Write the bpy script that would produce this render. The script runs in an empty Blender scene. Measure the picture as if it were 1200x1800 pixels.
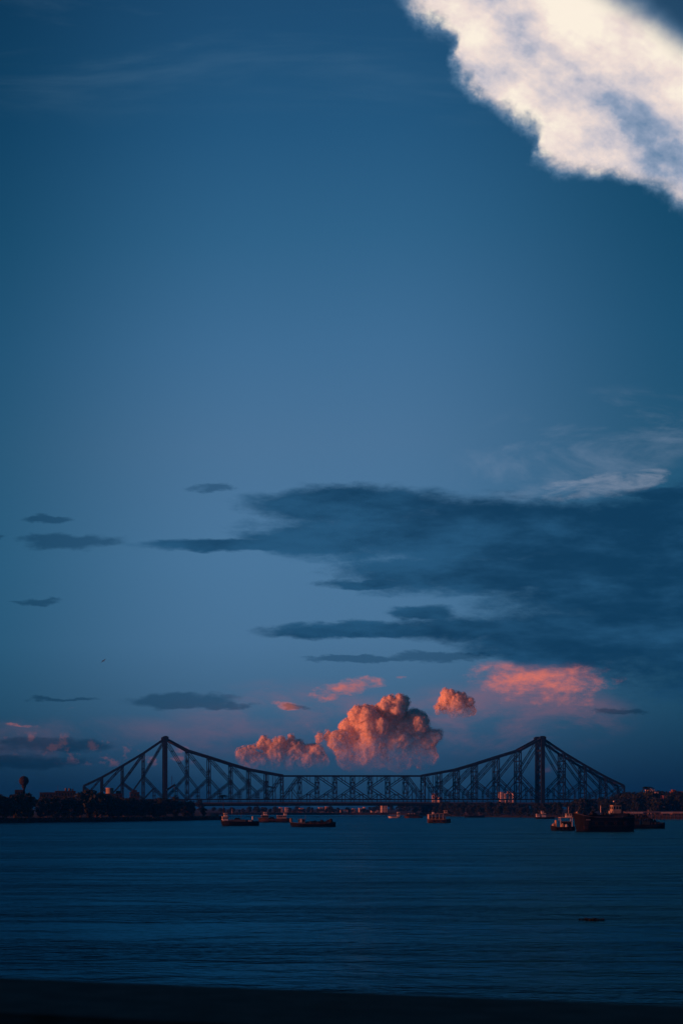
import bpy, bmesh, math, random
from mathutils import Vector, Matrix, noise as mnoise
R = math.radians
scene = bpy.context.scene
COL = scene.collection

# ------------------------------------------------------------------ camera
EYE = 10.0            # eye height above the river, metres
LENS, SENSOR = 95.1, 36.0
F = 3170.0            # chart units per unit tangent (used for sky directions and bearings)
HX, HY = 50.0, 1420.0
cam = bpy.data.cameras.new('camera')
cam.sensor_fit = 'HORIZONTAL'
cam.sensor_width = SENSOR
cam.lens = LENS
cam.shift_x = (600 - HX) / 1200.0
cam.shift_y = (HY - 900) / 1200.0
cam.clip_start = 0.1
cam.clip_end = 120000
cam.dof.use_dof = True
cam.dof.focus_distance = 1800
cam.dof.aperture_fstop = 9.0
cam_ob = bpy.data.objects.new('camera', cam)
COL.objects.link(cam_ob)
cam_ob.location = (0, 0, EYE)
cam_ob.rotation_euler = (R(90), 0, 0)
scene.camera = cam_ob

vs = scene.view_settings
vs.view_transform = 'Standard'
vs.look = 'None'
vs.exposure = 0
vs.gamma = 1
vs.use_curve_mapping = False
scene.cycles.use_denoising = True
scene.cycles.max_bounces = 8
scene.cycles.transparent_max_bounces = 24
scene.cycles.volume_bounces = 1

# ------------------------------------------------------------------ sun
SUN = Vector((-0.98, -0.17, 0.075)).normalized()      # towards the low sun, left and a little behind
sl = bpy.data.lights.new('sun', 'SUN')
sl.energy = 4.2
sl.angle = R(0.6)
sl.color = (1.0, 0.21, 0.075)
so = bpy.data.objects.new('sun', sl)
COL.objects.link(so)
so.rotation_euler = SUN.to_track_quat('Z', 'Y').to_euler()

# ------------------------------------------------------------------ shader helper
def lin(h):
    h = h.lstrip('#')
    o = []
    for i in (0, 2, 4):
        c = int(h[i:i+2], 16) / 255
        o.append(c / 12.92 if c <= 0.04045 else ((c + 0.055) / 1.055) ** 2.4)
    return tuple(o) + (1.0,)

class V:
    """a scalar socket with operators"""
    def __init__(s, t, k): s.t, s.k = t, k
    def _m(s, op, o=None, p=None, clamp=False):
        n = s.t.nodes.new('ShaderNodeMath'); n.operation = op; n.use_clamp = clamp
        for i, q in enumerate((s, o, p)):
            if q is None: continue
            if isinstance(q, V): s.t.links.new(q.k, n.inputs[i])
            else: n.inputs[i].default_value = q
        return V(s.t, n.outputs[0])
    def __add__(s, o): return s._m('ADD', o)
    __radd__ = __add__
    def __sub__(s, o): return s._m('SUBTRACT', o)
    def __rsub__(s, o): return (s * -1.0) + o
    def __mul__(s, o): return s._m('MULTIPLY', o)
    __rmul__ = __mul__
    def __truediv__(s, o): return s._m('DIVIDE', o)
    def __pow__(s, o): return s._m('POWER', o)
    def max(s, o): return s._m('MAXIMUM', o)
    def min(s, o): return s._m('MINIMUM', o)
    def clamp(s): return s._m('ADD', 0.0, clamp=True)
    def abs(s): return s._m('ABSOLUTE')
    def sqrt(s): return s._m('SQRT')
    def step(s, a, b, to0=0.0, to1=1.0):        # smooth step, a and b in any order
        n = s.t.nodes.new('ShaderNodeMapRange'); n.interpolation_type = 'SMOOTHSTEP'
        s.t.links.new(s.k, n.inputs[0])
        if a > b: a, b, to0, to1 = b, a, to1, to0
        for i, q in zip((1, 2, 3, 4), (a, b, to0, to1)): n.inputs[i].default_value = q
        return V(s.t, n.outputs[0])

def xyz(t, x, y, z=0.0):
    n = t.nodes.new('ShaderNodeCombineXYZ')
    for i, q in enumerate((x, y, z)):
        if isinstance(q, V): t.links.new(q.k, n.inputs[i])
        else: n.inputs[i].default_value = q
    return n.outputs[0]

def fbm(t, vec, scale=1.0, detail=6, rough=0.55, dist=0.0, out=0):
    n = t.nodes.new('ShaderNodeTexNoise')
    n.inputs['Scale'].default_value = scale
    n.inputs['Detail'].default_value = detail
    n.inputs['Roughness'].default_value = rough
    n.inputs['Distortion'].default_value = dist
    t.links.new(vec, n.inputs['Vector'])
    return V(t, n.outputs['Fac'])

def mixc(t, fac, a, b, mode='MIX'):
    n = t.nodes.new('ShaderNodeMix'); n.data_type = 'RGBA'; n.blend_type = mode
    for i, q in ((0, fac), (6, a), (7, b)):
        if isinstance(q, V): t.links.new(q.k, n.inputs[i])
        elif hasattr(q, 'is_output'): t.links.new(q, n.inputs[i])
        else: n.inputs[i].default_value = q
    return n.outputs[2]

def ramp(t, fac, stops, interp='LINEAR'):
    n = t.nodes.new('ShaderNodeValToRGB'); r = n.color_ramp; r.interpolation = interp
    while len(r.elements) < len(stops): r.elements.new(0.5)
    for e, (p, c) in zip(r.elements, stops): e.position = p; e.color = c
    t.links.new(fac.k, n.inputs[0])
    return n.outputs[0]

# ------------------------------------------------------------------ sky
world = bpy.data.worlds.new('World')
scene.world = world
world.use_nodes = True
wt = world.node_tree
world.cycles.sampling_method = 'MANUAL'
world.cycles.sample_map_resolution = 256
wt.nodes.clear()
tc = wt.nodes.new('ShaderNodeTexCoord')
sp = wt.nodes.new('ShaderNodeSeparateXYZ')
wt.links.new(tc.outputs['Generated'], sp.inputs[0])
dx, dy, dz = (V(wt, sp.outputs[i]) for i in range(3))
yy = dy.max(0.06)
ahead = dy.step(0.05, 0.3)
cx = dx / yy * F + HX            # bearing along the northern sky
cy = dz / yy * -F + HY           # height above the horizon (downwards)

# clear sky: deep blue overhead, paler low, dusky violet at the horizon
base = ramp(wt, dz.max(0.0), [
    (0.000, lin('#0f2c49')), (0.012, lin('#163a5a')), (0.030, lin('#2b5072')), (0.055, lin('#3f6688')),
    (0.090, lin('#4a7499')), (0.135, lin('#4b779d')), (0.195, lin('#4a7398')), (0.245, lin('#3f6d94')),
    (0.300, lin('#2f6288')), (0.350, lin('#23567d')), (0.410, lin('#1c4a70')), (0.60, lin('#153c5e')), (1.0, lin('#10304e'))])
side = (cx - 560.0).abs().step(90.0, 720.0) * ahead + (1.0 - ahead)
base = mixc(wt, 1.0, base, xyz(wt, 1.0 - side * 0.80, 1.0 - side * 0.50, 1.0 - side * 0.46), 'MULTIPLY')
# the physical sky gives the warm and bright side towards the sun
sky = wt.nodes.new('ShaderNodeTexSky')
sky.sky_type = 'NISHITA'
sky.sun_disc = False
sky.sun_elevation = math.asin(SUN.z)
sky.sun_rotation = math.atan2(SUN.x, SUN.y)
sky.ozone_density = 4.0
sky.dust_density = 0.5
nis = mixc(wt, 1.0, sky.outputs[0], (0.003, 0.003, 0.003, 1), 'MULTIPLY')
cur = mixc(wt, 1.0, base, nis, 'ADD')

def warp(sx, sy, amp, seed, detail=5, ratio=0.35):
    """chart coordinates pushed about by noise drawn out along the wind"""
    v = xyz(wt, cx * sx, cy * sy, seed)
    a = fbm(wt, v, 1.0, detail, 0.58)
    v2 = xyz(wt, cx * sx, cy * sy, seed + 31.7)
    b = fbm(wt, v2, 1.0, detail, 0.58)
    return cx + (a - 0.5) * amp, cy + (b - 0.5) * (amp * ratio)

def ell(px, py, x, y, rx, ry, rot=0.0):
    """1 at the heart of a cloud body, 0 at its rim, negative beyond"""
    X, Y = px - x, py - y
    if rot:
        c, s = math.cos(R(rot)), math.sin(R(rot))
        X, Y = X * c + Y * s, Y * c - X * s
    X, Y = X * (1.0 / rx), Y * (1.0 / ry)
    return 1.0 - (X * X + Y * Y)

def bodies(px, py, lst):
    m = None
    for e in lst:
        q = ell(px, py, *e).max(-2.0)
        m = q if m is None else m.max(q)
    return m

qx, qy = warp(0.020, 0.055, 85, 61.0, 6, 0.34)      # finer tearing for small scraps
# thin veils high up
veil = fbm(wt, xyz(wt, cx * 0.0016, cy * 0.009, 4.2), 1.0, 5, 0.6, 0.6)
vm = veil.step(0.47, 0.78) * cy.step(300, 60) * cy.step(-200, 0) * ahead
cur = mixc(wt, vm * 0.14, cur, lin('#6f93ad'))
veil2 = fbm(wt, xyz(wt, cx * 0.004 + cy * 0.002, cy * 0.012, 9.2), 1.0, 6, 0.62, 0.5)
vm2 = veil2.step(0.46, 0.75) * bodies(cx, cy, [(1020, 790, 260, 110, -12)]).step(0.0, 0.7) * ahead
cur = mixc(wt, vm2 * 0.34, cur, lin('#8a9cb6'))
wisp = fbm(wt, xyz(wt, cx * 0.010, cy * 0.035, 2.2), 1.0, 6, 0.6, 0.4)
wm = (wisp.step(0.36, 0.62) * bodies(qx, qy, [(1050, 856, 130, 24, -8), (1135, 836, 50, 14, -12)]).step(0.0, 0.6)) * ahead
cur = mixc(wt, wm * 0.40, cur, lin('#9aa2b6'))

# dusky rose light low in the sky
rn = fbm(wt, xyz(wt, cx * 0.0045, cy * 0.011, 7.0), 1.0, 7, 0.62, 0.3)
rm = rn.step(0.40, 0.72) * bodies(cx, cy, [(880, 1262, 250, 72), (700, 1290, 170, 80), (150, 1300, 330, 46), (520, 1270, 250, 80)]).step(-0.1, 0.75) * ahead
cur = mixc(wt, rm * (cx.step(200.0, 600.0) * 0.28 + 0.16), cur, lin('#a06470'))

# rose-lit sheets of cloud
px, py = warp(0.012, 0.022, 60, 14.0, 6, 0.6)
g = fbm(wt, xyz(wt, cx * 0.016, cy * 0.030, 3.0), 1.0, 6, 0.66, 0.0)
sheet = bodies(px, py, [(945, 1190, 118, 48), (890, 1188, 50, 44), (1005, 1186, 56, 36)])
sm = (sheet.max(-0.8) + (g - 0.5) * 3.6).step(-0.3, 1.5) * cy.step(1158, 1176) * ahead
cur = mixc(wt, sm * 0.86, cur, mixc(wt, g.step(0.35, 0.65), lin('#b26a70'), lin('#ec7a64')))
bits = bodies(qx, qy, [(620, 1208, 66, 15, -12), (592, 1226, 34, 8, -8), (706, 1190, 14, 5), (505, 1240, 26, 7),
                       (40, 1276, 30, 3)])
bm_ = (bits + (g - 0.5) * 4.0).step(-0.2, 1.5) * ahead
cur = mixc(wt, bm_ * (cx.step(350.0, 480.0) * 0.35 + 0.42), cur, mixc(wt, g.step(0.35, 0.65), lin('#a5666c'), lin('#e6745c')))
fl = fbm(wt, xyz(wt, cx * 0.030, cy * 0.034, 51.0), 1.0, 5, 0.6)
flm = fl.step(0.53, 0.66) * bodies(cx, cy, [(240, 1322, 190, 30), (70, 1308, 120, 24), (400, 1318, 60, 30)]).step(0.0, 0.7) * ahead
cur = mixc(wt, flm * 0.26, cur, lin('#b9665f'))
# slate cloud bank low behind the bridge
lowb = bodies(px, py, [(600, 1372, 300, 52), (720, 1300, 60, 60), (470, 1340, 110, 40)])
lm = (lowb + (g - 0.5) * 1.6).step(-0.1, 0.9) * ahead
cur = mixc(wt, lm * 0.72, cur, lin('#2b5272'))

# slate stratus: the big bank to the right and its fingers, and small scraps to the left
px, py = warp(0.010, 0.030, 110, 1.3, 7, 0.30)
big = bodies(px, py, [(620, 886, 190, 36), (880, 935, 430, 68), (430, 958, 200, 12), (560, 950, 140, 32),
                      (860, 1010, 300, 40), (1110, 1010, 300, 130), (640, 1108, 190, 14), (800, 1106, 110, 28),
                      (735, 1078, 60, 16), (1020, 1118, 210, 62), (985, 1138, 165, 36), (1290, 1050, 330, 200), (1120, 930, 300, 66),
                      (1230, 868, 160, 14), (640, 1026, 95, 11)])
fine = fbm(wt, xyz(wt, cx * 0.010, cy * 0.028, 5.5), 1.0, 7, 0.68)
dm = (big.max(-0.8) + (fine - 0.5) * 1.8).step(-0.30, 0.62) * ahead
tone = fbm(wt, xyz(wt, cx * 0.0035, cy * 0.012, 8.1), 1.0, 5, 0.6)
tone = (tone + (fine - 0.5) * 0.35 + (cx - 800.0) * -0.00028).step(0.34, 0.70)
dcol = mixc(wt, tone, lin('#0f3a5a'), lin('#25567b'))
cur = mixc(wt, dm * 0.96, cur, dcol)
scr = bodies(qx, qy, [(372, 858, 48, 9), (640, 1157, 120, 7), (760, 1154, 100, 10), (66, 1057, 42, 5.5), (318, 1232, 104, 15), (385, 1239, 66, 7), (122, 951, 96, 15), (82, 914, 42, 8), (80, 1312, 130, 15), (1092, 1251, 50, 6), (-20, 944, 34, 8),
                      (105, 1229, 60, 4), (512, 1241, 26, 5), (-120, 1338, 300, 16)])
scm = (scr.max(-0.8) + (fine - 0.5) * 2.6).step(-0.25, 0.75) * ahead
cur = mixc(wt, scm * 0.74, cur, mixc(wt, 1.0, cur, (0.30, 0.46, 0.53, 1), 'MULTIPLY'))

# the tall sunlit cloud, upper right: a slanting bank, ragged below, drawn out into streaks above
c_, s_ = math.cos(R(36)), math.sin(R(36))
px, py = warp(0.0095, 0.0115, 105, 21.0, 8, 0.9)
al = (px - 735.0) * c_ + (py - 20.0) * s_            # along the bank
ac = (px - 735.0) * s_ - (py - 20.0) * c_            # across it, upwards
al0 = (cx - 735.0) * c_ + (cy - 20.0) * s_
ac0 = (cx - 735.0) * s_ - (cy - 20.0) * c_
ends = al0.step(-75, 10) * al0.step(1500, 900)
lobe = fbm(wt, xyz(wt, cx * 0.0085, cy * 0.0085, 33.0), 1.0, 6, 0.55)
fc = wt.nodes.new('ShaderNodeFloatCurve')
crv = fc.mapping.curves[0]
pts_ = [(-100, 0), (0, -12), (72, -14), (100, -62), (200, -64), (296, -62), (318, -100), (420, -58), (580, -8), (800, 40), (900, 60)]
crv.points[0].location = (0.0, 0.62); crv.points[1].location = (1.0, 0.8)
for x_, y_ in pts_[1:-1]: crv.points.new((x_ + 100) / 1000.0, 0.5 + y_ / 200.0)
for q_ in crv.points: q_.handle_type = 'AUTO_CLAMPED'
fc.mapping.update()
alw = (al0 + (lobe - 0.5) * 70.0 + 100.0) / 1000.0
wt.links.new(alw.clamp().k, fc.inputs['Value'])
edge = (V(wt, fc.outputs[0]) - 0.5) * 200.0
tuft = fbm(wt, xyz(wt, cx * 0.030, cy * 0.030, 41.0), 1.0, 5, 0.65)
rim = (ac0 - edge + (lobe - 0.5) * 90.0 + (ac - ac0) * 0.8 + (tuft - 0.5) * 40.0).step(-16, 44)
top = (ac0 + (lobe - 0.5) * 50.0 + al0 * -0.05).step(255, 165) * 0.93 + 0.07 * ac0.step(420, 260)
body = rim * top * ends * ahead
streak = fbm(wt, xyz(wt, al0 * 0.0022, ac0 * 0.013, 17.0), 1.0, 5, 0.6)
puff = fbm(wt, xyz(wt, cx * 0.0085, cy * 0.0105, 12.0), 1.0, 5, 0.58)
band = ac0.step(70, 135)
hollow = (1.0 - ((ac0 - 72.0).abs() * (1.0 / 78.0)).min(1.0)) * al0.step(120, 380)
shine = (0.62 + band * 0.36 - hollow * (0.18 + lobe * 0.42) - (al0.step(330, 560) * ac0.step(120, 40)) * 0.26 + (puff - 0.5) * 1.7 + (streak - 0.5) * 0.8 + (tuft - 0.5) * 0.35 + (ac0.step(50, 5)) * 0.12).clamp()
ccol = ramp(wt, shine, [(0.0, lin('#6686a8')), (0.25, lin('#94a3bd')), (0.5, lin('#cdc7cf')), (0.75, lin('#f0dfd8')), (1.0, lin('#fff3e2'))])
ccol = mixc(wt, body.step(0.15, 0.95), lin('#7ea3c6'), ccol)
cur = mixc(wt, body * 0.985, cur, ccol)

bg = wt.nodes.new('ShaderNodeBackground')
bg.inputs['Strength'].default_value = 1.0
wt.links.new(cur, bg.inputs['Color'])
wo = wt.nodes.new('ShaderNodeOutputWorld')
wt.links.new(bg.outputs[0], wo.inputs[0])

# ================================================================== mesh helpers
class MB:
    def __init__(s): s.v, s.f = [], []
    def add(s, vs_, fs):
        o = len(s.v); s.v += [tuple(q) for q in vs_]; s.f += [tuple(i + o for i in f) for f in fs]; return s
    def box(s, x0, x1, y0, y1, z0, z1):
        return s.add([(x0,y0,z0),(x1,y0,z0),(x1,y1,z0),(x0,y1,z0),(x0,y0,z1),(x1,y0,z1),(x1,y1,z1),(x0,y1,z1)],
                     [(3,2,1,0),(4,5,6,7),(0,1,5,4),(1,2,6,5),(2,3,7,6),(3,0,4,7)])
    def bar(s, p, q, w, h, up=(0, 1, 0)):
        """box beam from p to q, w across (in the plane of up), h the other way"""
        p, q = Vector(p), Vector(q); d = (q - p).normalized(); u = Vector(up)
        if abs(d.dot(u)) > 0.98: u = Vector((1, 0, 0))
        a = d.cross(u).normalized() * (h / 2); b = d.cross(a).normalized() * (w / 2)
        vs_ = [p-a-b, p+a-b, p+a+b, p-a+b, q-a-b, q+a-b, q+a+b, q-a+b]
        return s.add(vs_, [(3,2,1,0),(4,5,6,7),(0,1,5,4),(1,2,6,5),(2,3,7,6),(3,0,4,7)])
    def tube(s, pts, rad, n=8):
        pts = [Vector(p) for p in pts]; o = len(s.v)
        for i, p in enumerate(pts):
            d = (pts[min(i+1, len(pts)-1)] - pts[max(i-1, 0)]).normalized()
            a = d.orthogonal().normalized(); b = d.cross(a)
            for k in range(n):
                t = 2*math.pi*k/n; s.v.append(tuple(p + (a*math.cos(t) + b*math.sin(t)) * rad[i]))
        for i in range(len(pts)-1):
            for k in range(n):
                s.f.append((o+i*n+k, o+i*n+(k+1)%n, o+(i+1)*n+(k+1)%n, o+(i+1)*n+k))
        s.f.append(tuple(o+k for k in range(n))[::-1]); s.f.append(tuple(o+(len(pts)-1)*n+k for k in range(n)))
        return s
    def lathe(s, prof, n=20, c=(0, 0)):
        o = len(s.v)
        for r, z in prof:
            for k in range(n):
                t = 2*math.pi*k/n; s.v.append((c[0]+r*math.cos(t), c[1]+r*math.sin(t), z))
        for i in range(len(prof)-1):
            for k in range(n):
                s.f.append((o+i*n+k, o+i*n+(k+1)%n, o+(i+1)*n+(k+1)%n, o+(i+1)*n+k))
        s.f.append(tuple(o+k for k in range(n))[::-1]); s.f.append(tuple(o+(len(prof)-1)*n+k for k in range(n)))
        return s
    def build(s, name, mat, parent=None, smooth=False, loc=None):
        me = bpy.data.meshes.new(name); me.from_pydata(s.v, [], s.f); me.materials.append(mat)
        if smooth:
            me.polygons.foreach_set('use_smooth', [True] * len(me.polygons))
        ob = bpy.data.objects.new(name, me); COL.objects.link(ob)
        if parent is not None: ob.parent = parent
        if loc is not None: ob.location = loc
        return ob

def thing(name, label, cat, loc=(0, 0, 0), rz=0.0, group=None):
    o = bpy.data.objects.new(name, None); COL.objects.link(o); o.empty_display_size = 0.5
    o.location = loc; o.rotation_euler = (0, 0, rz)
    return tag(o, label, cat, group)
def tag(o, label, cat, group=None):
    o['label'] = label; o['category'] = cat
    if group: o['group'] = group
    return o
def struct(o, kind='structure'):
    o['kind'] = kind; return o
def copy_tree(o, parent=None):
    c = o.copy(); COL.objects.link(c); c.parent = parent
    for ch in list(o.children): copy_tree(ch, c)
    return c
def at(px, d, z=None, py=None):
    """a point on the bearing px at d metres; height z, or on the sight line py"""
    if z is None: z = EYE + (HY - py) / F * d
    return Vector(((px - HX) / F * d, d, z))
def wl(py): return EYE * F / (py - HY)        # distance at which the water line lies on py

# ================================================================== materials
def mat(name, col, rough=0.7, var=0.25, scale=0.6, bump=0.0, metal=0.0, col2=None, coord='Object', spec=0.5):
    m = bpy.data.materials.new(name); m.use_nodes = True; t = m.node_tree
    b = t.nodes['Principled BSDF']
    c = t.nodes.new('ShaderNodeTexCoord')
    n = fbm(t, c.outputs[coord], scale, 6, 0.6)
    a = tuple(q * (1 - var) for q in col[:3]) + (1,)
    z = tuple(min(1, q * (1 + var)) for q in (col2 or col)[:3]) + (1,)
    k = mixc(t, n.step(0.3, 0.7), a, z)
    t.links.new(k, b.inputs['Base Color'])
    b.inputs['Roughness'].default_value = rough
    b.inputs['Metallic'].default_value = metal
    b.inputs['Specular IOR Level'].default_value = spec
    if bump:
        bn = t.nodes.new('ShaderNodeBump'); bn.inputs['Strength'].default_value = bump
        t.links.new(n.k, bn.inputs['Height']); t.links.new(bn.outputs[0], b.inputs['Normal'])
    return m

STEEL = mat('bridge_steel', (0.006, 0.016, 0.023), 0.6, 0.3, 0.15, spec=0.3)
ROAD = mat('bridge_road', (0.05, 0.05, 0.05), 0.9, 0.2, 0.2)
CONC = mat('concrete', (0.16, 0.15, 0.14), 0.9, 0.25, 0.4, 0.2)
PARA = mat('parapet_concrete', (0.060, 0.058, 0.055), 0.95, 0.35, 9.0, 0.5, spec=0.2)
EARTH = mat('bank_earth', (0.016, 0.016, 0.014), 0.95, 0.4, 0.08, 0.4, spec=0.2)
LEAF = [mat('foliage_%d' % i, c, 0.75, 0.45, 0.9, spec=0.2) for i, c in enumerate(
    [(0.013, 0.026, 0.012), (0.010, 0.022, 0.012), (0.015, 0.027, 0.010)])]
BARK = mat('bark', (0.05, 0.04, 0.03), 0.9, 0.3, 1.5, spec=0.2)
HULLBLK = mat('hull_black', (0.004, 0.006, 0.008), 0.7, 0.4, 0.5, spec=0.12)
HULLRST = mat('hull_rust', (0.030, 0.022, 0.020), 0.75, 0.5, 0.4, col2=(0.07, 0.04, 0.03), spec=0.2)
HULLGRN = mat('hull_green', (0.03, 0.045, 0.04), 0.6, 0.4, 0.5, spec=0.3)
WOOD = mat('boat_wood', (0.10, 0.065, 0.04), 0.8, 0.4, 0.8, spec=0.2)
WHITE = mat('boat_white', (0.58, 0.56, 0.52), 0.6, 0.15, 0.6)
CREAM = mat('boat_cream', (0.34, 0.30, 0.25), 0.7, 0.2, 0.6)
GREY = mat('boat_grey', (0.08, 0.085, 0.09), 0.7, 0.25, 0.6)
TARP = mat('tarpaulin', (0.012, 0.014, 0.016), 0.85, 0.4, 0.5, 0.3, spec=0.2)
GLASS = mat('dark_glass', (0.01, 0.012, 0.015), 0.12, 0.1, 1.0)
ROOF = mat('tin_roof', (0.18, 0.14, 0.12), 0.7, 0.4, 0.3, spec=0.3)
PALE = mat('plaster_pale', (0.52, 0.46, 0.40), 0.9, 0.15, 0.12)
OCHRE = mat('plaster_ochre', (0.42, 0.30, 0.20), 0.9, 0.25, 0.12)
BRICK = mat('plaster_red', (0.16, 0.07, 0.05), 0.9, 0.25, 0.12)
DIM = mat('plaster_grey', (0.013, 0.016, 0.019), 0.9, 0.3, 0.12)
TANK = mat('tank_paint', (0.024, 0.022, 0.022), 0.8, 0.3, 0.4, spec=0.1)
RUBBER = mat('rubber', (0.015, 0.015, 0.015), 0.8, 0.2, 2.0, spec=0.2)
WEED = mat('river_weed', (0.004, 0.007, 0.005), 0.8, 0.4, 3.0, spec=0.2)
FEATHER = mat('feather', (0.03, 0.028, 0.026), 0.8, 0.3, 8.0, spec=0.2)

# ================================================================== river and banks
def water_mat():
    m = bpy.data.materials.new('river_water'); m.use_nodes = True; t = m.node_tree
    b = t.nodes['Principled BSDF']
    g = t.nodes.new('ShaderNodeNewGeometry')
    s = t.nodes.new('ShaderNodeSeparateXYZ'); t.links.new(g.outputs['Position'], s.inputs[0])
    X, Y = V(t, s.outputs[0]), V(t, s.outputs[1])
    drift = fbm(t, xyz(t, X * 0.006, Y * 0.012, 1.0), 1.0, 4, 0.6)
    Yw = Y + (drift - 0.5) * 60.0
    # wide slicks and ruffled lanes, then swell, chop and ripple
    lane = fbm(t, xyz(t, X * 0.011, Yw * 0.055, 2.0), 1.0, 7, 0.70)
    swell = fbm(t, xyz(t, X * 0.095, Yw * 0.16, 5.0), 1.0, 4, 0.55)
    chop = fbm(t, xyz(t, X * 0.36, Y * 0.60, 8.0), 1.0, 4, 0.6)
    rip = fbm(t, xyz(t, X * 1.3, Y * 2.6, 3.0), 1.0, 3, 0.6)
    calm = lane.step(0.36, 0.64)
    h = swell * 1.3 + chop * (0.11 + calm * 0.17) + rip * (0.02 + calm * 0.04)
    bn = t.nodes.new('ShaderNodeBump'); bn.inputs['Strength'].default_value = 1.0
    bn.inputs['Distance'].default_value = 1.0
    t.links.new(h.k, bn.inputs['Height'])
    # silty, ruffled water: a dull body under a thin broken gloss
    t.nodes.remove(b)
    df = t.nodes.new('ShaderNodeBsdfDiffuse'); df.inputs['Color'].default_value = (0.0015, 0.018, 0.032, 1)
    gl = t.nodes.new('ShaderNodeBsdfGlossy'); gl.inputs['Color'].default_value = (0.14, 0.74, 1.0, 1)
    t.links.new((calm * 0.10 + 0.16).k, gl.inputs['Roughness'])
    fr = t.nodes.new('ShaderNodeFresnel'); fr.inputs['IOR'].default_value = 1.33
    for n_ in (df, gl, fr): t.links.new(bn.outputs[0], n_.inputs['Normal'])
    fac = (V(t, fr.outputs[0]) ** 2.3 * (1.06 - calm * 0.34)).min(0.50)
    mx = t.nodes.new('ShaderNodeMixShader'); t.links.new(fac.k, mx.inputs[0])
    t.links.new(df.outputs[0], mx.inputs[1]); t.links.new(gl.outputs[0], mx.inputs[2])
    t.links.new(mx.outputs[0], t.nodes['Material Output'].inputs['Surface'])
    return m
ground_extent = 7000
me = MB().add([(-ground_extent, -150, 0), (ground_extent, -150, 0), (ground_extent, 8900, 0), (-ground_extent, 8900, 0)], [(0, 1, 2, 3)])
struct(me.build('river_water', water_mat()))

def land(name, shore, back, z=3.0):
    """a bank: shore polyline at the water, a slope up over 8 m, then flat ground to the back polyline"""
    m = MB(); n = len(shore)
    cxy = Vector((sum(p[0] for p in back)/len(back), sum(p[1] for p in back)/len(back)))
    lo, mid, hi = [], [], []
    for x, y in shore:
        d = (cxy - Vector((x, y))).normalized()
        lo.append((x, y, -0.4)); mid.append((x + d.x*3, y + d.y*3, z*0.75)); hi.append((x + d.x*9, y + d.y*9, z))
    bk = [(x, y, z) for x, y in back]
    vs_ = lo + mid + hi + bk; fs = []
    for i in range(n-1):
        fs += [(i, i+1, n+i+1, n+i), (n+i, n+i+1, 2*n+i+1, 2*n+i)]
    fs.append(tuple(range(2*n, 3*n)) + tuple(range(3*n + len(back) - 1, 3*n - 1, -1)))
    m.add(vs_, fs)
    return struct(m.build(name, EARTH))

def resample(pts, step, jit, rnd):
    out = [pts[0]]
    for a, b in zip(pts[:-1], pts[1:]):
        a_, b_ = Vector(a), Vector(b); k = max(1, int((b_ - a_).length / step))
        for i in range(1, k+1):
            p = a_.lerp(b_, i/k)
            out.append((p.x + rnd.uniform(-jit, jit), p.y + rnd.uniform(-jit, jit)))
    return out
rnd = random.Random(7)
LSH = [(-500, 1010), (-160, 1080), (-19, 1174), (60, 1290), (126, 1400), (152, 1441), (165, 1560), (190, 1800), (225, 2120), (236, 2330), (235, 2420)]
RSH = [(1700, 1320), (900, 1440), (700, 1500), (600, 1540), (545, 1600), (505, 1700), (486, 1850), (480, 2050), (490, 2280), (480, 2390)]
FSH = [(-1200, 2520), (100, 2500), (250, 2462), (330, 2450), (420, 2470), (480, 2440), (560, 2430), (1500, 2460)]
land('left_bank', resample(LSH, 30, 3, rnd), [(-1500, 1010), (-1500, 2480), (100, 2480)], 3.0)
land('right_bank', resample(RSH, 30, 3, rnd), [(1900, 1320), (1900, 2425), (620, 2425)], 3.0)
land('far_bank', resample(FSH, 40, 4, rnd), [(-6900, 2520), (-6900, 8800), (6900, 8800), (6900, 2460)], 3.02)

# ================================================================== near terrace and parapet
E0, E1 = Vector((-0.07, 4.468, 0)), Vector((1.388, 3.826, 0))
wd = (E1 - E0).normalized(); wn = Vector((-wd.y, wd.x, 0))
ang = math.atan2(wd.y, wd.x)
PT = EYE - 0.42
par = thing('parapet_wall', 'dark concrete parapet running across the foreground in front of the river', 'parapet', (E0.x, E0.y, 0), ang)
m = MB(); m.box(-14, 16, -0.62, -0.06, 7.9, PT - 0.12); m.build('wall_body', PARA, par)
bmq = bmesh.new()
bmesh.ops.create_cube(bmq, size=1.0)
bmesh.ops.scale(bmq, vec=(30, 0.72, 0.12), verts=bmq.verts)
bmesh.ops.translate(bmq, vec=(1, -0.36, PT - 0.06), verts=bmq.verts)
bmesh.ops.bevel(bmq, geom=[e for e in bmq.edges if e.calc_length() > 20], offset=0.018, segments=3, affect='EDGES')
cm = bpy.data.meshes.new('coping'); bmq.to_mesh(cm); bmq.free(); cm.materials.append(PARA)
co = bpy.data.objects.new('coping', cm); COL.objects.link(co); co.parent = par
m = MB()
for sx in (-14, 16):
    pass
prof = [(-40, 8.4), (-0.05, 8.4), (-0.05, 7.0), (0.5, 6.8), (9, -0.5)]
q = []
for x in (-60, 60):
    for y, z in prof:
        p = E0 + wd*x + wn*y; q.append((p.x, p.y, z))
k = len(prof)
m.add(q, [(i, i+1, k+i+1, k+i) for i in range(k-1)])
struct(m.build('near_bank', CONC))

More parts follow.
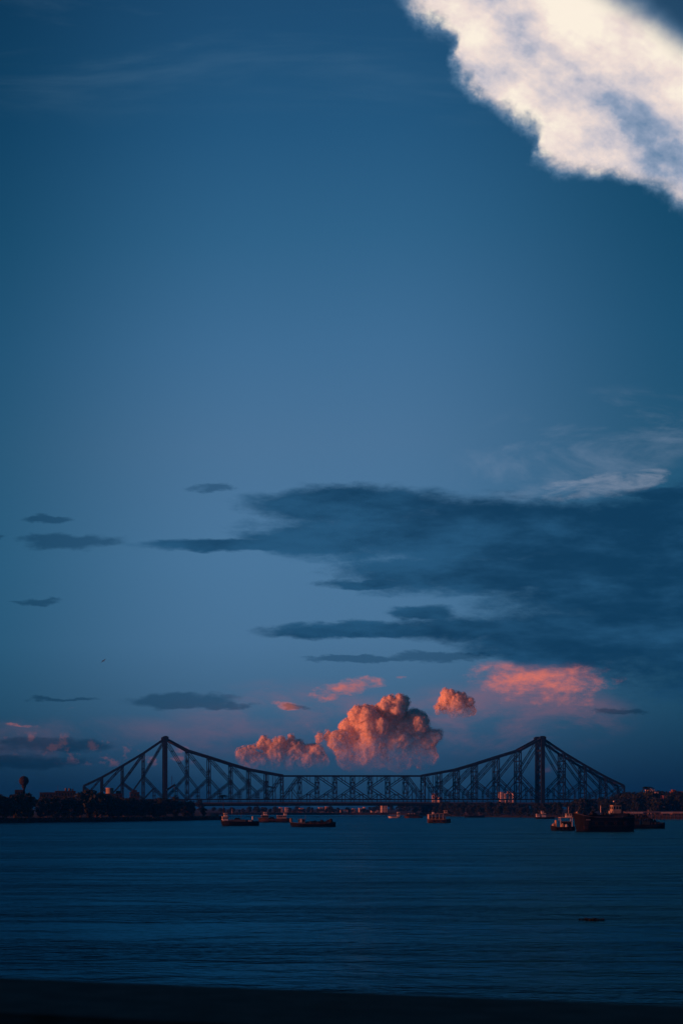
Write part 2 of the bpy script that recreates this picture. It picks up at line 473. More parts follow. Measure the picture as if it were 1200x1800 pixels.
# ================================================================== trees
def crown_mesh(name, seed, w, h, nclump, nleaf, leafsize, matl, droop=0.0):
    rd = random.Random(seed); m = MB()
    cl = []
    for i in range(nclump):
        a = rd.uniform(0, 2*math.pi); u = rd.random() ** 0.6
        zz = rd.uniform(-1, 1)
        rr = math.sqrt(max(0.05, 1 - zz*zz)) * u
        cl.append((Vector((math.cos(a)*rr*w*0.40, math.sin(a)*rr*w*0.40, h*0.54 + zz*h*0.36)), rd.uniform(0.16, 0.26)*w, rd.uniform(0.55, 0.8)))
    for c, r, fl in cl:
        for j in range(nleaf):
            d = Vector((rd.gauss(0, 1), rd.gauss(0, 1), rd.gauss(0, 1))).normalized()
            p = c + Vector((d.x, d.y, d.z*fl)) * r * rd.uniform(0.55, 1.08)
            nrm = (d + Vector((rd.gauss(0, .5), rd.gauss(0, .5), rd.gauss(0, .5)))).normalized()
            a_ = nrm.orthogonal().normalized(); b_ = nrm.cross(a_)
            s = leafsize * rd.uniform(0.6, 1.4)
            t = rd.uniform(0, 6.28); ca, sa = math.cos(t)*s, math.sin(t)*s
            e, f = a_*ca + b_*sa, (b_*ca - a_*sa) * 0.65
            m.add([p-e, p-f*0.9, p+e, p+f], [(0, 1, 2, 3)])
    me = bpy.data.meshes.new(name); me.from_pydata(m.v, [], m.f); me.materials.append(matl)
    return me, cl
def trunk_mesh(name, seed, h, r, cl):
    rd = random.Random(seed); m = MB()
    top = Vector((rd.uniform(-.4, .4), rd.uniform(-.4, .4), h*0.55))
    m.tube([(0, 0, -1.0), (0.05, 0, h*0.2), top*0.75, top], [r*1.5, r, r*0.7, r*0.4], 8)
    for c, rr, _ in rd.sample(cl, min(6, len(cl))):
        z0 = rd.uniform(0.28, 0.5); p = top*z0/0.55
        m.tube([p, p.lerp(c, 0.5) + Vector((0, 0, 0.4)), c], [r*0.45, r*0.3, r*0.1], 6)
    me = bpy.data.meshes.new(name); me.from_pydata(m.v, [], m.f); me.materials.append(BARK)
    return me
VAR = []
for i, (w, h) in enumerate([(13, 15), (11, 16), (14, 13), (10, 12), (12, 18), (9, 10)]):
    cmesh, cl = crown_mesh('crown', 100+i, w, h, 20, 70, 0.62, LEAF[i % 3])
    VAR.append((cmesh, trunk_mesh('trunk', 200+i, h, 0.38, cl), w, h))
def palm_mesh(seed, h):
    rd = random.Random(seed); m = MB()
    for k in range(16):
        a = 2*math.pi*k/16 + rd.uniform(-.15, .15); el = rd.uniform(-0.1, 0.9); L = rd.uniform(2.4, 3.2)
        for j in range(6):
            t0, t1 = j/6, (j+1)/6
            def pt(t): return Vector((math.cos(a)*L*t*math.cos(el*(1-t)), math.sin(a)*L*t*math.cos(el*(1-t)), h + L*(math.sin(el)*t - 0.75*t*t)))
            p, q = pt(t0), pt(t1); sd = Vector((-math.sin(a), math.cos(a), 0)); wv = 0.45*(1-abs(t0-0.4))
            dn = Vector((0, 0, -0.25))
            m.add([p-sd*wv+dn, p, q, q-sd*wv*0.8+dn], [(0, 1, 2, 3)]); m.add([p+sd*wv+dn, p, q, q+sd*wv*0.8+dn], [(0, 3, 2, 1)])
    me = bpy.data.meshes.new('crown'); me.from_pydata(m.v, [], m.f); me.materials.append(LEAF[1])
    tm = MB().tube([(0, 0, -1), (0.25, 0, h*0.4), (0, 0.1, h)], [0.28, 0.2, 0.16], 7)
    t2 = bpy.data.meshes.new('trunk'); t2.from_pydata(tm.v, [], tm.f); t2.materials.append(BARK)
    return me, t2, 6, h
PALM = palm_mesh(5, 12)
def tree(loc, height, label, group, v=None, rd=random, name='river_tree'):
    cmesh, tmesh, w, h = v or rd.choice(VAR)
    t = thing(name, label, 'tree', loc, rd.uniform(0, 6.28), group)
    s = height / (h*0.98); t.scale = (s*rd.uniform(0.9, 1.15),)*2 + (s,)
    for nm, me in (('trunk', tmesh), ('crown', cmesh)):
        o = bpy.data.objects.new(nm, me); COL.objects.link(o); o.parent = t
    return t

# ================================================================== the cantilever bridge
BY, HALF = 2200.0, 11.6
BC = 395.0
bridge = thing('cantilever_bridge', 'huge dark steel cantilever truss bridge with two peaked towers across the river', 'bridge', (BC, BY, 0))
def deck_z(x): return 16.6 - 1.9 * (x / 350.0) ** 2
ZB = 19.7
def member(name, p, q, w, h, laced=False, par=bridge, gap=1.1, up=(0, 1, 0)):
    m = MB(); p, q = Vector(p), Vector(q)
    if laced:
        d = (q - p).normalized(); side = d.cross(Vector((0, 1, 0))).normalized() * (gap/2 + w/2)
        m.bar(p + side, q + side, h, w, up); m.bar(p - side, q - side, h, w, up)
        L = (q - p).length; n = 2 if L > 8 else 1
        for i in range(n):
            c = p.lerp(q, (i + 1) / (n + 1)); m.bar(c - d*0.5, c + d*0.5, h*0.8, gap, up)
    else:
        m.bar(p, q, h, w, up)
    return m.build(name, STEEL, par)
CX = [0, 27, 53.5, 80, 102, 123.5, 142.6]
CT = [94.0, 79.4, 71.3, 62.8, 56.3, 52.4, 48.9]
AX = [0, 26.5, 52, 77, 99]
AT = [94.0, 76.0, 60.7, 46.8, 36.2]
posts = []          # (x, top z) for sway frames
for sgn in (-1, 1):
    tx = sgn * 228.6
    for xs, zs, dr in ((CX, CT, -sgn), (AX, AT, sgn)):
        X = [tx + dr*x for x in xs]
        for i in range(1, len(X)): posts.append((X[i], zs[i]))
    posts.append((tx, 94.0))
SX = [-86.0 + 21.5*i for i in range(9)]
ST = 48.5
for x in SX[1:-1]: posts.append((x, ST))
hang = set()
for Y in (-HALF, HALF):
    P = lambda x, z: Vector((x, Y, z))
    for sgn in (-1, 1):
        tx = sgn * 228.6
        for xs, zs, dr, arm in ((CX, CT, -sgn, 'c'), (AX, AT, sgn, 'a')):
            X = [tx + dr*x for x in xs]; n = len(X)
            mids = [ZB + (z - ZB) * 0.50 for z in zs]
            for i in range(n-1):
                member('top_chord', P(X[i], zs[i]), P(X[i+1], zs[i+1]), 2.7, 1.8)
                member('bottom_chord', P(X[i], ZB), P(X[i+1], ZB), 1.5, 1.5)
                last = i == n-2
                if last and arm == 'c':
                    member('diagonal', P(X[i+1], zs[i+1]), P(X[i], ZB), 0.8, 1.3, True)
                    member('vertical_post', P(X[i+1], zs[i+1]), P(X[i+1], deck_z(X[i+1])), 1.2, 1.2)
                    m_ = P(X[i], ZB).lerp(P(X[i+1], zs[i+1]), 0.5)
                    member('sub_vertical', m_, P(m_.x, ZB), 0.9, 0.8)
                    member('sub_diagonal', m_, P(X[i], mids[i]), 0.8, 0.8)
                    member('sub_vertical', P(m_.x, zs[i+1]), m_, 0.6, 0.6)
                    hang.add((round(m_.x, 2), Y)); hang.add((round(X[i+1], 2), Y)); continue
                if last:
                    member('vertical_post', P(X[i+1], zs[i+1]), P(X[i+1], 6.0), 1.8, 1.8)
                    member('diagonal', P(X[i], zs[i]), P(X[i+1], ZB + 1), 0.6, 1.0, True, gap=0.8)
                    member('diagonal', P(X[i+1], zs[i+1] - 1), P(X[i], ZB), 0.6, 1.0, True, gap=0.8)
                    continue
                member('vertical_post', P(X[i+1], zs[i+1]), P(X[i+1], ZB), 0.85, 1.5, True, gap=1.2)
                member('diagonal', P(X[i], zs[i] - 1.0), P(X[i+1], mids[i+1]), 0.75, 1.2, True)
                member('diagonal', P(X[i+1], mids[i+1]), P(X[i], ZB), 0.75, 1.2, True)
                m_ = P(X[i+1], mids[i+1]).lerp(P(X[i], ZB), 0.5)
                member('sub_vertical', m_, P(m_.x, ZB), 0.6, 0.9, True, gap=1.2)
                if i >= 1: member('sub_diagonal', P(X[i], mids[i]), m_, 0.9, 0.9)
                else: member('sub_diagonal', m_, P(X[i+1], ZB), 0.9, 0.9)
                hang.add((round(m_.x, 2), Y)); hang.add((round(X[i+1], 2), Y))
        # tower leg, its saddle and foot
        leg = MB(); leg.box(tx-2.15, tx+2.15, Y-2.4, Y+2.4, 12.0, 94.6)
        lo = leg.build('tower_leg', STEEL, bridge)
        for k in range(9):
            zz = 20 + k*8.4; MB().box(tx-2.32, tx+2.32, Y-2.6, Y+2.6, zz, zz+0.7).build('stiffener_band', STEEL, lo)
        sd = MB(); sd.box(tx-3.6, tx+3.6, Y-2.7, Y+2.7, 93.2, 96.0); sd.box(tx-2.3, tx+2.3, Y-2.2, Y+2.2, 96.0, 96.9)
        sd.build('saddle', STEEL, lo)
        MB().box(tx-6.5, tx+6.5, Y-6.5, Y+6.5, -2, 12.0).build('pier', CONC, bridge)
    # suspended span: a subdivided truss with inclined end posts
    for i in range(8):
        a, b = SX[i], SX[i+1]
        member('top_chord', P(a, ST), P(b, ST), 1.7, 1.5)
        member('bottom_chord', P(a, ZB), P(b, ZB), 1.4, 1.4)
        xm = (a + b) / 2; zm = (ST + ZB) / 2
        if i in (0, 7):
            o, c = (a, b) if i == 0 else (b, a)
            member('diagonal', P(o, ZB), P(c, ST), 0.8, 1.3, True)
            member('sub_vertical', P(xm, zm), P(xm, ZB), 0.7, 0.7)
            member('sub_diagonal', P(xm, zm), P(c, ZB), 0.7, 0.7)
            member('sub_vertical', P(o, ST), P(o, ZB), 0.9, 0.9)
        else:
            o, c = (a, b) if i < 4 else (b, a)
            member('diagonal', P(o, ST), P(c, zm), 0.9, 1.0)
            member('diagonal', P(c, zm), P(o, ZB), 0.9, 1.0)
            mm = P(c, zm).lerp(P(o, ZB), 0.5)
            member('sub_vertical', mm, P(mm.x, ZB), 0.8, 0.8)
            member('sub_diagonal', mm, P(c, ZB), 0.7, 0.7)
            member('sub_vertical', P(xm, ST), P(xm, (ST + zm) / 2), 0.5, 0.5)
        hang.add((round(xm, 2), Y))
        if i < 7:
            member('vertical_post', P(b, ST), P(b, ZB), 0.6, 1.1, True, gap=1.0)
        hang.add((round(b, 2), Y)); hang.add((round(a, 2), Y))
for x, Y in sorted(hang):
    MB().bar((x, Y, ZB), (x, Y, deck_z(x) - 1.5), 0.7, 0.7).build('hanger', STEEL, bridge)
# sway frames between the two trusses, and top lateral bracing
for x, zt in posts:
    tower = abs(abs(x) - 228.6) < 1
    lv = [27.5] ; step_ = 13.0
    while lv[-1] + step_ < zt - 4: lv.append(lv[-1] + step_)
    lv.append(zt - 0.6)
    if len(lv) > 2 and lv[-1] - lv[-2] < 6: lv.pop(-2)
    wv = 1.6 if tower else 0.8
    for z in lv:
        MB().bar((x, -HALF, z), (x, HALF, z), wv*1.5, wv, (0, 0, 1)).build('sway_strut', STEEL, bridge)
    for z0, z1 in zip(lv[:-1], lv[1:]):
        zq = z0 + (z1 - z0) * 0.55
        MB().bar((x, -HALF, z0), (x, HALF, z1), wv*0.8, wv*0.7, (0, 0, 1)).build('sway_brace', STEEL, bridge)
        MB().bar((x, HALF, z0), (x, -HALF, z1), wv*0.8, wv*0.7, (0, 0, 1)).build('sway_brace', STEEL, bridge)
ps = sorted(posts)
for (x0, z0), (x1, z1) in zip(ps[:-1], ps[1:]):
    for s in (-1, 1):
        MB().bar((x0, -HALF*s, z0-.4), (x1, HALF*s, z1-.4), 0.6, 0.6, (0, 0, 1)).build('lateral_brace', STEEL, bridge)
# deck
N = 64; m = MB(); xs = [-352 + 704*i/N for i in range(N+1)]
vs_ = []
for x in xs:
    z = deck_z(x); vs_ += [(x, -15.4, z-1.1), (x, 15.4, z-1.1), (x, 15.4, z), (x, -15.4, z)]
fs = []
for i in range(N):
    a, b = 4*i, 4*i+4
    for k in range(4): fs.append((a+k, a+(k+1) % 4, b+(k+1) % 4, b+k)[::-1])
fs += [(0, 1, 2, 3), (4*N+3, 4*N+2, 4*N+1, 4*N)]
m.add(vs_, fs); dk = m.build('deck', ROAD, bridge)
for Yg in (-15.2, -9.2, 9.2, 15.2):
    m = MB(); vs_ = []; fs = []
    for x in xs:
        z = deck_z(x); dp = 3.3 if abs(Yg) < 12 else 2.0
        vs_ += [(x, Yg-0.2, z-1.1-dp), (x, Yg+0.2, z-1.1-dp), (x, Yg+0.2, z-1.1), (x, Yg-0.2, z-1.1)]
    for i in range(N):
        a, b = 4*i, 4*i+4
        for k in range(4): fs.append((a+k, a+(k+1) % 4, b+(k+1) % 4, b+k)[::-1])
    fs += [(0, 1, 2, 3), (4*N+3, 4*N+2, 4*N+1, 4*N)]
    m.add(vs_, fs); m.build('deck_girder', STEEL, dk)
for Yg in (-15.3, 15.3):
    m = MB()
    for i in range(N):
        z0, z1 = deck_z(xs[i]), deck_z(xs[i+1])
        m.bar((xs[i], Yg, z0+1.15), (xs[i+1], Yg, z1+1.15), 0.15, 0.15); m.bar((xs[i], Yg, z0+0.6), (xs[i+1], Yg, z1+0.6), 0.1, 0.1)
        for q in range(3):
            x = xs[i] + q*3.67; m.bar((x, Yg, deck_z(x)), (x, Yg, deck_z(x)+1.2), 0.14, 0.14)
    m.build('railing', STEEL, dk)
fb = MB().box(-0.35, 0.35, -15.3, 15.3, -4.0, -1.12)
fme = None
for i in range(0, 40):
    x = -343 + 686*i/39
    if fme is None: o = fb.build('floor_beam', STEEL, dk); fme = o.data
    else: o = bpy.data.objects.new('floor_beam', fme); COL.objects.link(o); o.parent = dk
    o.location = (x, 0, deck_z(x))

# ================================================================== planting on the banks
rd = random.Random(11)
def along(pts, t):
    L = [(Vector(b) - Vector(a)).length for a, b in zip(pts[:-1], pts[1:])]; s = t * sum(L)
    for i, l in enumerate(L):
        if s <= l: return Vector(pts[i]).lerp(Vector(pts[i+1]), s / l)
        s -= l
    return Vector(pts[-1])
def spot_left(px):
    for lim, w in ((80, 'below the round water tower'), (140, 'below the long flat-roofed block'), (240, 'in front of the left anchor arm'), (330, 'at the foot of the left bridge tower')):
        if px < lim: return w
    return 'at the tapering right end'
def spot_right(px):
    for lim, w in ((745, 'below the suspended span'), (815, 'behind the ferry'), (870, 'behind the low dark boat'), (925, 'below the slim pale towers'), (990, 'at the foot of the right tower'), (1100, 'behind the black barge')):
        if px < lim: return w
    return 'behind the jetty'
def spot_far(px):
    for lim, w in ((480, 'left of the far houses'), (580, 'among the left far houses'), (665, 'among the middle far houses'), (760, 'right of the tall orange block')):
        if px < lim: return w
    return 'at the right end'
def pxof(p): return HX + F * p.x / p.y
def topline_left(px):
    pts = [(-40, 1391), (0, 1390), (30, 1392), (60, 1395), (66, 1391), (72, 1394), (82, 1396), (140, 1393), (160, 1389), (178, 1386), (190, 1394), (215, 1398), (230, 1399), (260, 1401), (300, 1400), (325, 1402), (350, 1404), (375, 1408), (392, 1413)]
    for (a, b), (c, d) in zip(pts[:-1], pts[1:]):
        if a <= px <= c: return b + (d - b) * (px - a) / (c - a)
    return 1396
GL = 'trees on the left bank'
front = [(-70, 1140), (-19, 1182), (60, 1298), (126, 1408), (146, 1450)]
for row, (off, n, hs) in enumerate(((4, 26, 0.74), (13, 24, 0.92), (26, 20, 1.0))):
    for i in range(n):
        p = along(front, (i + rd.uniform(0.2, 0.8)) / n) + Vector((-off*0.85 + rd.uniform(-3, 3), off*0.6 + rd.uniform(-3, 3)))
        if p.x > 140 and off > 20: continue
        top = EYE + (HY - topline_left(pxof(p)) - rd.uniform(0, 3.5)) / F * p.y
        hgt = max(6.0, (top - 2.6) * hs * rd.uniform(0.9, 1.02))
        tree((p.x, p.y, 2.5 if off > 8 else 1.6), hgt,
             ['dark front-row tree on the left bank, ', 'dark second-row tree on the left bank, ',
              'dark third-row tree top on the left bank, ', 'hindmost dark tree on the left bank, '][row] + spot_left(pxof(p)), GL, rd=rd)
# a few trees further up the left bank by the bridge end
for i in range(10):
    d = rd.uniform(1500, 2120); px = rd.uniform(150, 372)
    p = at(px, d, 0)
    top = EYE + (HY - 1404 - rd.uniform(0, 5)) / F * d
    tree((p.x, p.y, 2.9), top - 2.9, 'dark tree standing back on the left bank near the bridge end', GL, rd=rd)
GR = 'trees on the right bank'
fr = [(490, 2290), (488, 2050), (494, 1850), (513, 1706), (553, 1610), (608, 1552), (720, 1512)]
def topline_right(px):
    pts = [(600, 1414), (720, 1411), (780, 1408), (850, 1408), (900, 1409), (960, 1407), (1040, 1404), (1080, 1400), (1092, 1393), (1110, 1390), (1150, 1391), (1175, 1393), (1200, 1391), (1400, 1391)]
    for (a, b), (c, d) in zip(pts[:-1], pts[1:]):
        if a <= px <= c: return b + (d - b) * (px - a) / (c - a)
    return 1398
for row, (off, n, hs) in enumerate(((3, 44, 0.74), (14, 38, 0.92), (30, 30, 1.0))):
    for i in range(n):
        p = along(fr, (i + rd.uniform(0.2, 0.8)) / n) + Vector((off*0.85 + rd.uniform(-3, 3), off*0.75*(1 if i > n*0.5 else 0.2) + rd.uniform(-3, 3)))
        if pxof(p) > 1225 or abs(p.y - BY) < 18: continue
        top = EYE + (HY - topline_right(pxof(p)) - rd.uniform(0, 4)) / F * p.y
        hgt = max(6.0, (top - 2.6) * hs * rd.uniform(0.86, 1.02))
        tree((p.x, p.y, 2.6 if off > 8 else 1.8), hgt,
             ['dark front-row tree on the right bank, ', 'dark second-row tree along the right bank, ',
              'dark third-row tree top on the right bank, ', 'hindmost dark tree along the right bank, '][row] + spot_right(pxof(p)), GR, rd=rd)
for i in range(30):
    px = rd.uniform(1000, 1215); d = rd.uniform(1680, 2130); p = at(px, d, 0)
    top = EYE + (HY - topline_right(px) - rd.uniform(0, 3)) / F * d
    tree((p.x, p.y, 2.9), top - 2.9, 'dark tree of the wooded rise at the right, ' + ('above the black barge' if px < 1090 else 'left of the pale roofed house' if px < 1140 else 'near the red houses'), GR, rd=rd)
GF = 'trees on the far bank'
for i in range(66):
    px = rd.uniform(372, 900); d = rd.uniform(2475, 2950); p = at(px, d, 0)
    ty = 1421.5 - 4.0 * (d - 2475) / 475 + rd.uniform(-1.5, 2) - (5 * max(0, min(1, (px - 640) / 60)))
    top = EYE + (HY - ty) / F * d
    if top < 6.5: top = 6.5
    tree((p.x, p.y, 2.9), top - 2.9, 'dim hazy tree on the far bank under the deck, ' + spot_far(px), GF, v=VAR[rd.choice((2, 3, 5, 0))], rd=rd)
for i in range(44):
    px = rd.uniform(385, 660); d = rd.uniform(2472, 2530); p = at(px, d, 0)
    tree((p.x, p.y, 2.9), rd.uniform(3.4, 6.2), 'low dim tree at the water on the far bank, ' + spot_far(px), GF, v=VAR[rd.choice((2, 3, 5))], rd=rd)
# two palms that stand out of the wood
for px, d, py, lb in ((392, 1480, 1400, 'small palm tree rising at the right end of the left bank'), (1137, 1700, 1386, 'palm tree rising above the right bank wood')):
    p = at(px, d, 2.5); top = EYE + (HY - py) / F * d
    tree(p, top - 2.5, lb, None, v=PALM, rd=rd, name='palm_tree')
for o in [o for o in COL.objects if o.name.startswith('palm_tree') and 'group' in o]: del o['group']
# undergrowth hanging over both water lines
def scrub(name, pts, n, label, seed):
    r_ = random.Random(seed); m = MB()
    for i in range(n):
        p = along(pts, r_.random()); c = Vector((p.x + r_.uniform(-4, 4), p.y + r_.uniform(-4, 4), r_.uniform(0.4, 2.4))); r = r_.uniform(0.8, 2.0)
        for j in range(22):
            d = Vector((r_.gauss(0, 1), r_.gauss(0, 1), abs(r_.gauss(0, 1)))).normalized(); q = c + d * r * r_.uniform(.5, 1)
            a_ = d.orthogonal().normalized(); b_ = d.cross(a_); s = r_.uniform(.3, .7)
            m.add([q-a_*s, q-b_*s*.7, q+a_*s, q+b_*s*.7], [(0, 1, 2, 3)])
    o = m.build(name, LEAF[1]); o['label'] = label; o['category'] = 'scrub'; return struct(o, 'stuff')
scrub('bank_scrub', [(-70, 1132), (-16, 1178), (62, 1294), (128, 1404), (155, 1446), (168, 1560)], 420, 'dark undergrowth along the water at the left bank', 3)
scrub('bank_scrub', [(488, 2280), (484, 2050), (490, 1850), (509, 1702), (549, 1604), (604, 1545), (720, 1506)], 520, 'dark undergrowth along the water at the right bank', 4)
scrub('bank_scrub', [(240, 2470), (330, 2456), (420, 2476), (480, 2450), (560, 2440)], 260, 'dim low growth along the far bank under the bridge', 5)

# ================================================================== boats
def hull_mb(L, B, D, bow=1.0, stern=0.4, bowlen=0.3, draft=0.6, sternw=0.75, rake=0.06):
    """open-ended loft, bow towards -x; returns builder, deck height function"""
    m = MB(); n = 15; rings = []
    def sheer(t):                       # t 0 at bow, 1 at stern
        return D + bow * max(0, 1 - t/0.42)**2 + stern * max(0, (t - 0.62)/0.38)**2
    for i in range(n):
        t = i/(n-1)
        if t < bowlen: hb = B/2 * math.sin(math.pi/2 * (0.06 + 0.94*t/bowlen))
        else: hb = B/2 * (1 - (1 - sternw) * max(0, (t - 0.7)/0.3)**2)
        x = -L/2 + L*t; zs = sheer(t); zk = -draft * (1 - 0.7*max(0, 1 - t/0.2)**2)
        rk = rake * L * max(0, 1 - t/0.25)
        rings.append([(x + rk, -hb*0.05, zk), (x + rk*0.8, -hb*0.62, zk*0.7), (x + rk*0.4, -hb*0.93, zs*0.35), (x, -hb, zs),
                      (x, hb, zs), (x + rk*0.4, hb*0.93, zs*0.35), (x + rk*0.8, hb*0.62, zk*0.7), (x + rk, hb*0.05, zk)])
    vs_ = [q for r in rings for q in r]; k = 8; fs = []
    for i in range(n-1):
        for j in range(k): fs.append((i*k+j, i*k+(j+1) % k, (i+1)*k+(j+1) % k, (i+1)*k+j))
    fs += [tuple(range(k))[::-1], tuple((n-1)*k + j for j in range(k))]
    m.add(vs_, fs)
    return m, sheer, rings
def gunwale(rings, w=0.14):
    m = MB()
    for j, s in ((3, -1), (4, 1)):
        for a, b in zip(rings[:-1], rings[1:]):
            m.bar(Vector(a[j]) + Vector((0, s*0.03, 0.02)), Vector(b[j]) + Vector((0, s*0.03, 0.02)), w, w, (0, 0, 1))
    return m
def cabin(par, x0, x1, y0, y1, z0, z1, wall, roofm, nwin=3, over=0.25, endwin=1, name='cabin', roof_t=0.12):
    c = MB().box(x0, x1, y0, y1, z0, z1).build(name, wall, par)
    h = z1 - z0; W = (x1 - x0) / max(1, nwin)
    for i in range(nwin):
        for s, y in ((-1, y0), (1, y1)):
            a, b = x0 + W*(i+0.18), x0 + W*(i+0.82)
            MB().box(a, b, min(y, y+s*0.03), max(y, y+s*0.03), z0 + h*0.48, z0 + h*0.85).build('window', GLASS, c)
    for i in range(endwin):
        Wy = (y1 - y0) / endwin
        for s, x in ((-1, x0), (1, x1)):
            MB().box(min(x, x+s*0.03), max(x, x+s*0.03), y0 + Wy*(i+.2), y0 + Wy*(i+.8), z0 + h*0.5, z0 + h*0.85).build('window', GLASS, c)
    MB().box(x0-over, x1+over, y0-over, y1+over, z1, z1+roof_t).build('roof', roofm, c)
    return c
def rail(par, x0, x1, y, zf, h=0.9, step_=1.4, matl=None):
    m = MB(); n = max(1, int((x1-x0)/step_))
    for i in range(n+1):
        x = x0 + (x1-x0)*i/n; m.bar((x, y, zf), (x, y, zf+h), 0.05, 0.05)
    m.bar((x0, y, zf+h), (x1, y, zf+h), 0.06, 0.06); m.bar((x0, y, zf+h*.5), (x1, y, zf+h*.5), 0.04, 0.04)
    return m.build('railing', matl or GREY, par)
def mast(par, x, y, z0, z1, r=0.07, arm=0.0, matl=None, name='mast'):
    m = MB().tube([(x, y, z0), (x, y, z1)], [r, r*0.6], 6)
    o = m.build(name, matl or GREY, par)
    if arm: MB().bar((x, y-arm, z0+(z1-z0)*.75), (x, y+arm, z0+(z1-z0)*.75), 0.07, 0.07).build('cross_arm', matl or GREY, o)
    return o
def tyre(par, x, y, z, r=0.38):
    m = MB(); n, k = 12, 6
    for i in range(n):
        a = 2*math.pi*i/n
        for j in range(k):
            b = 2*math.pi*j/k; q = r + 0.12*math.cos(b); m.v.append((x + q*math.cos(a), y + 0.12*math.sin(b), z + q*math.sin(a)))
    for i in range(n):
        for j in range(k): m.f.append((i*k+j, ((i+1) % n)*k+j, ((i+1) % n)*k+(j+1) % k, i*k+(j+1) % k))
    return m.build('tyre_fender', RUBBER, par, True)
def heap(par, x, y, z, rx, ry, h, seed, matl=TARP, name='cargo_heap'):
    m = MB(); r_ = random.Random(seed); nu, nv = 14, 6; o = len(m.v)
    for j in range(nv):
        ph = math.pi/2*j/nv
        for i in range(nu):
            a = 2*math.pi*i/nu; k = 1 + 0.22*mnoise.noise(Vector((math.cos(a)*1.7 + seed, math.sin(a)*1.7, j*0.6)))
            m.v.append((x + rx*math.cos(a)*math.cos(ph)*k, y + ry*math.sin(a)*math.cos(ph)*k, z + h*math.sin(ph)*k))
    m.v.append((x, y, z + h))
    for j in range(nv-1):
        for i in range(nu): m.f.append((j*nu+i, j*nu+(i+1) % nu, (j+1)*nu+(i+1) % nu, (j+1)*nu+i))
    for i in range(nu): m.f.append(((nv-1)*nu+i, (nv-1)*nu+(i+1) % nu, nv*nu))
    m.f.append(tuple(range(nu))[::-1])
    return m.build(name, matl, par, True)
def box(par, name, matl, *b): return MB().box(*b).build(name, matl, par)
def funnel(par, x, y, z0, z1, r, matl):
    return MB().lathe([(r*1.1, z0), (r, z0+(z1-z0)*.1), (r*.9, z1-.1), (r*.98, z1)], 14, (x, y)).build('funnel', matl, par, True)

def boat(name, label, cat, px, py, rz=0.0, group='boats on the river'):
    d = wl(py); p = at(px, d, 0.0)
    return thing(name, label, cat, (p.x, p.y, 0), R(rz), group)
def std_hull(t, L, B, D, matl, railmat, **k):
    m, sh, rings = hull_mb(L, B, D, **k)
    h = m.build('hull', matl, t); gunwale(rings).build('rub_rail', railmat, h)
    return sh

# 1 launch with a lit cabin forward, left of the group
t = boat('river_launch', 'dark launch with a sunlit cabin at its left end, beside the left bank', 'boat', 421, 1452, 2)
sh = std_hull(t, 21, 5, 2.2, HULLBLK, HULLBLK, bow=1.1, stern=0.3)
cabin(t, -9.6, -6.6, -1.5, 1.5, 2.6, 5.0, WHITE, CREAM, 3, endwin=2)
cabin(t, -8.6, -6.9, -1.1, 1.1, 5.15, 6.9, WHITE, WHITE, 2, name='wheelhouse')
box(t, 'deckhouse', GREY, -6.0, 3.0, -1.7, 1.7, 2.2, 3.4)
mast(t, -4.2, 0, 3.4, 9.2, 0.11, 0.7, WHITE); mast(t, 0.9, 0, 3.4, 8.6, 0.10, 0.5, GREY)
for i, x in enumerate((-1.8, -0.6, 4.2, 6.6)): heap(t, x, 0, 2.2 if x > 3 else 3.4, 1.0, 1.2, 1.1, 20+i)
funnel(t, 7.2, 0, 2.1, 5.2, 0.4, WHITE); rail(t, 3.2, 9.5, -2.1, 2.2); box(t, 'hatch', WHITE, 4.7, 6.3, -2.0, -1.2, 2.1, 3.0)
# 2 launch behind with two superstructures
t = boat('river_launch', 'launch with two pale deckhouses anchored behind the dark launch and barge', 'boat', 483, 1446, 0)
std_hull(t, 23, 5.4, 2.4, HULLRST, HULLBLK, bow=0.9, stern=0.4)
cabin(t, -9.0, -4.5, -1.7, 1.7, 2.5, 4.7, GREY, WHITE, 4); cabin(t, -7.6, -5.4, -1.2, 1.2, 4.85, 6.8, WHITE, WHITE, 2, endwin=2, name='wheelhouse')
mast(t, -4.9, 0.4, 4.8, 9.0, 0.09, 0.6); mast(t, -8.6, 0, 4.8, 8.0, 0.08)
cabin(t, 1.4, 7.6, -1.9, 1.9, 2.4, 4.6, CREAM, WHITE, 5); cabin(t, 6.0, 7.9, -1.3, 1.3, 4.75, 6.3, WHITE, CREAM, 2, name='upper_cabin')
heap(t, -2.0, 0, 2.4, 2.0, 1.6, 1.2, 31)
# 3 loaded barge
t = boat('cargo_boat', 'long low dark cargo boat heaped with covered goods, nearest of the left boats', 'boat', 549, 1454, -2)
std_hull(t, 23.5, 5, 1.6, HULLBLK, WOOD, bow=0.9, stern=0.9, draft=0.7, sternw=0.5)
cabin(t, -7.2, -4.0, -1.4, 1.4, 1.7, 4.0, GREY, GREY, 3); box(t, 'side_panel', WHITE, -6.6, -5.6, -1.55, -1.44, 2.3, 4.2)
box(t, 'bow_screen', CREAM, -11.6, -10.9, -0.7, 0.7, 2.3, 4.4)
for i, x in enumerate((-2.4, -0.6, 1.2, 3.0, 4.8, 6.4, 8.0, 9.3)): heap(t, x, (0.3, -0.3)[i % 2], 1.6 + (0.6 if i > 5 else 0), 1.35, 1.7, 1.2 + 0.5*((i*37) % 5)/5 + (0.5 if i in (4, 7) else 0), 40+i)
mast(t, -3.6, 0, 1.7, 6.4, 0.08); rail(t, -2.8, 8.5, -2.2, 1.6, 0.8)
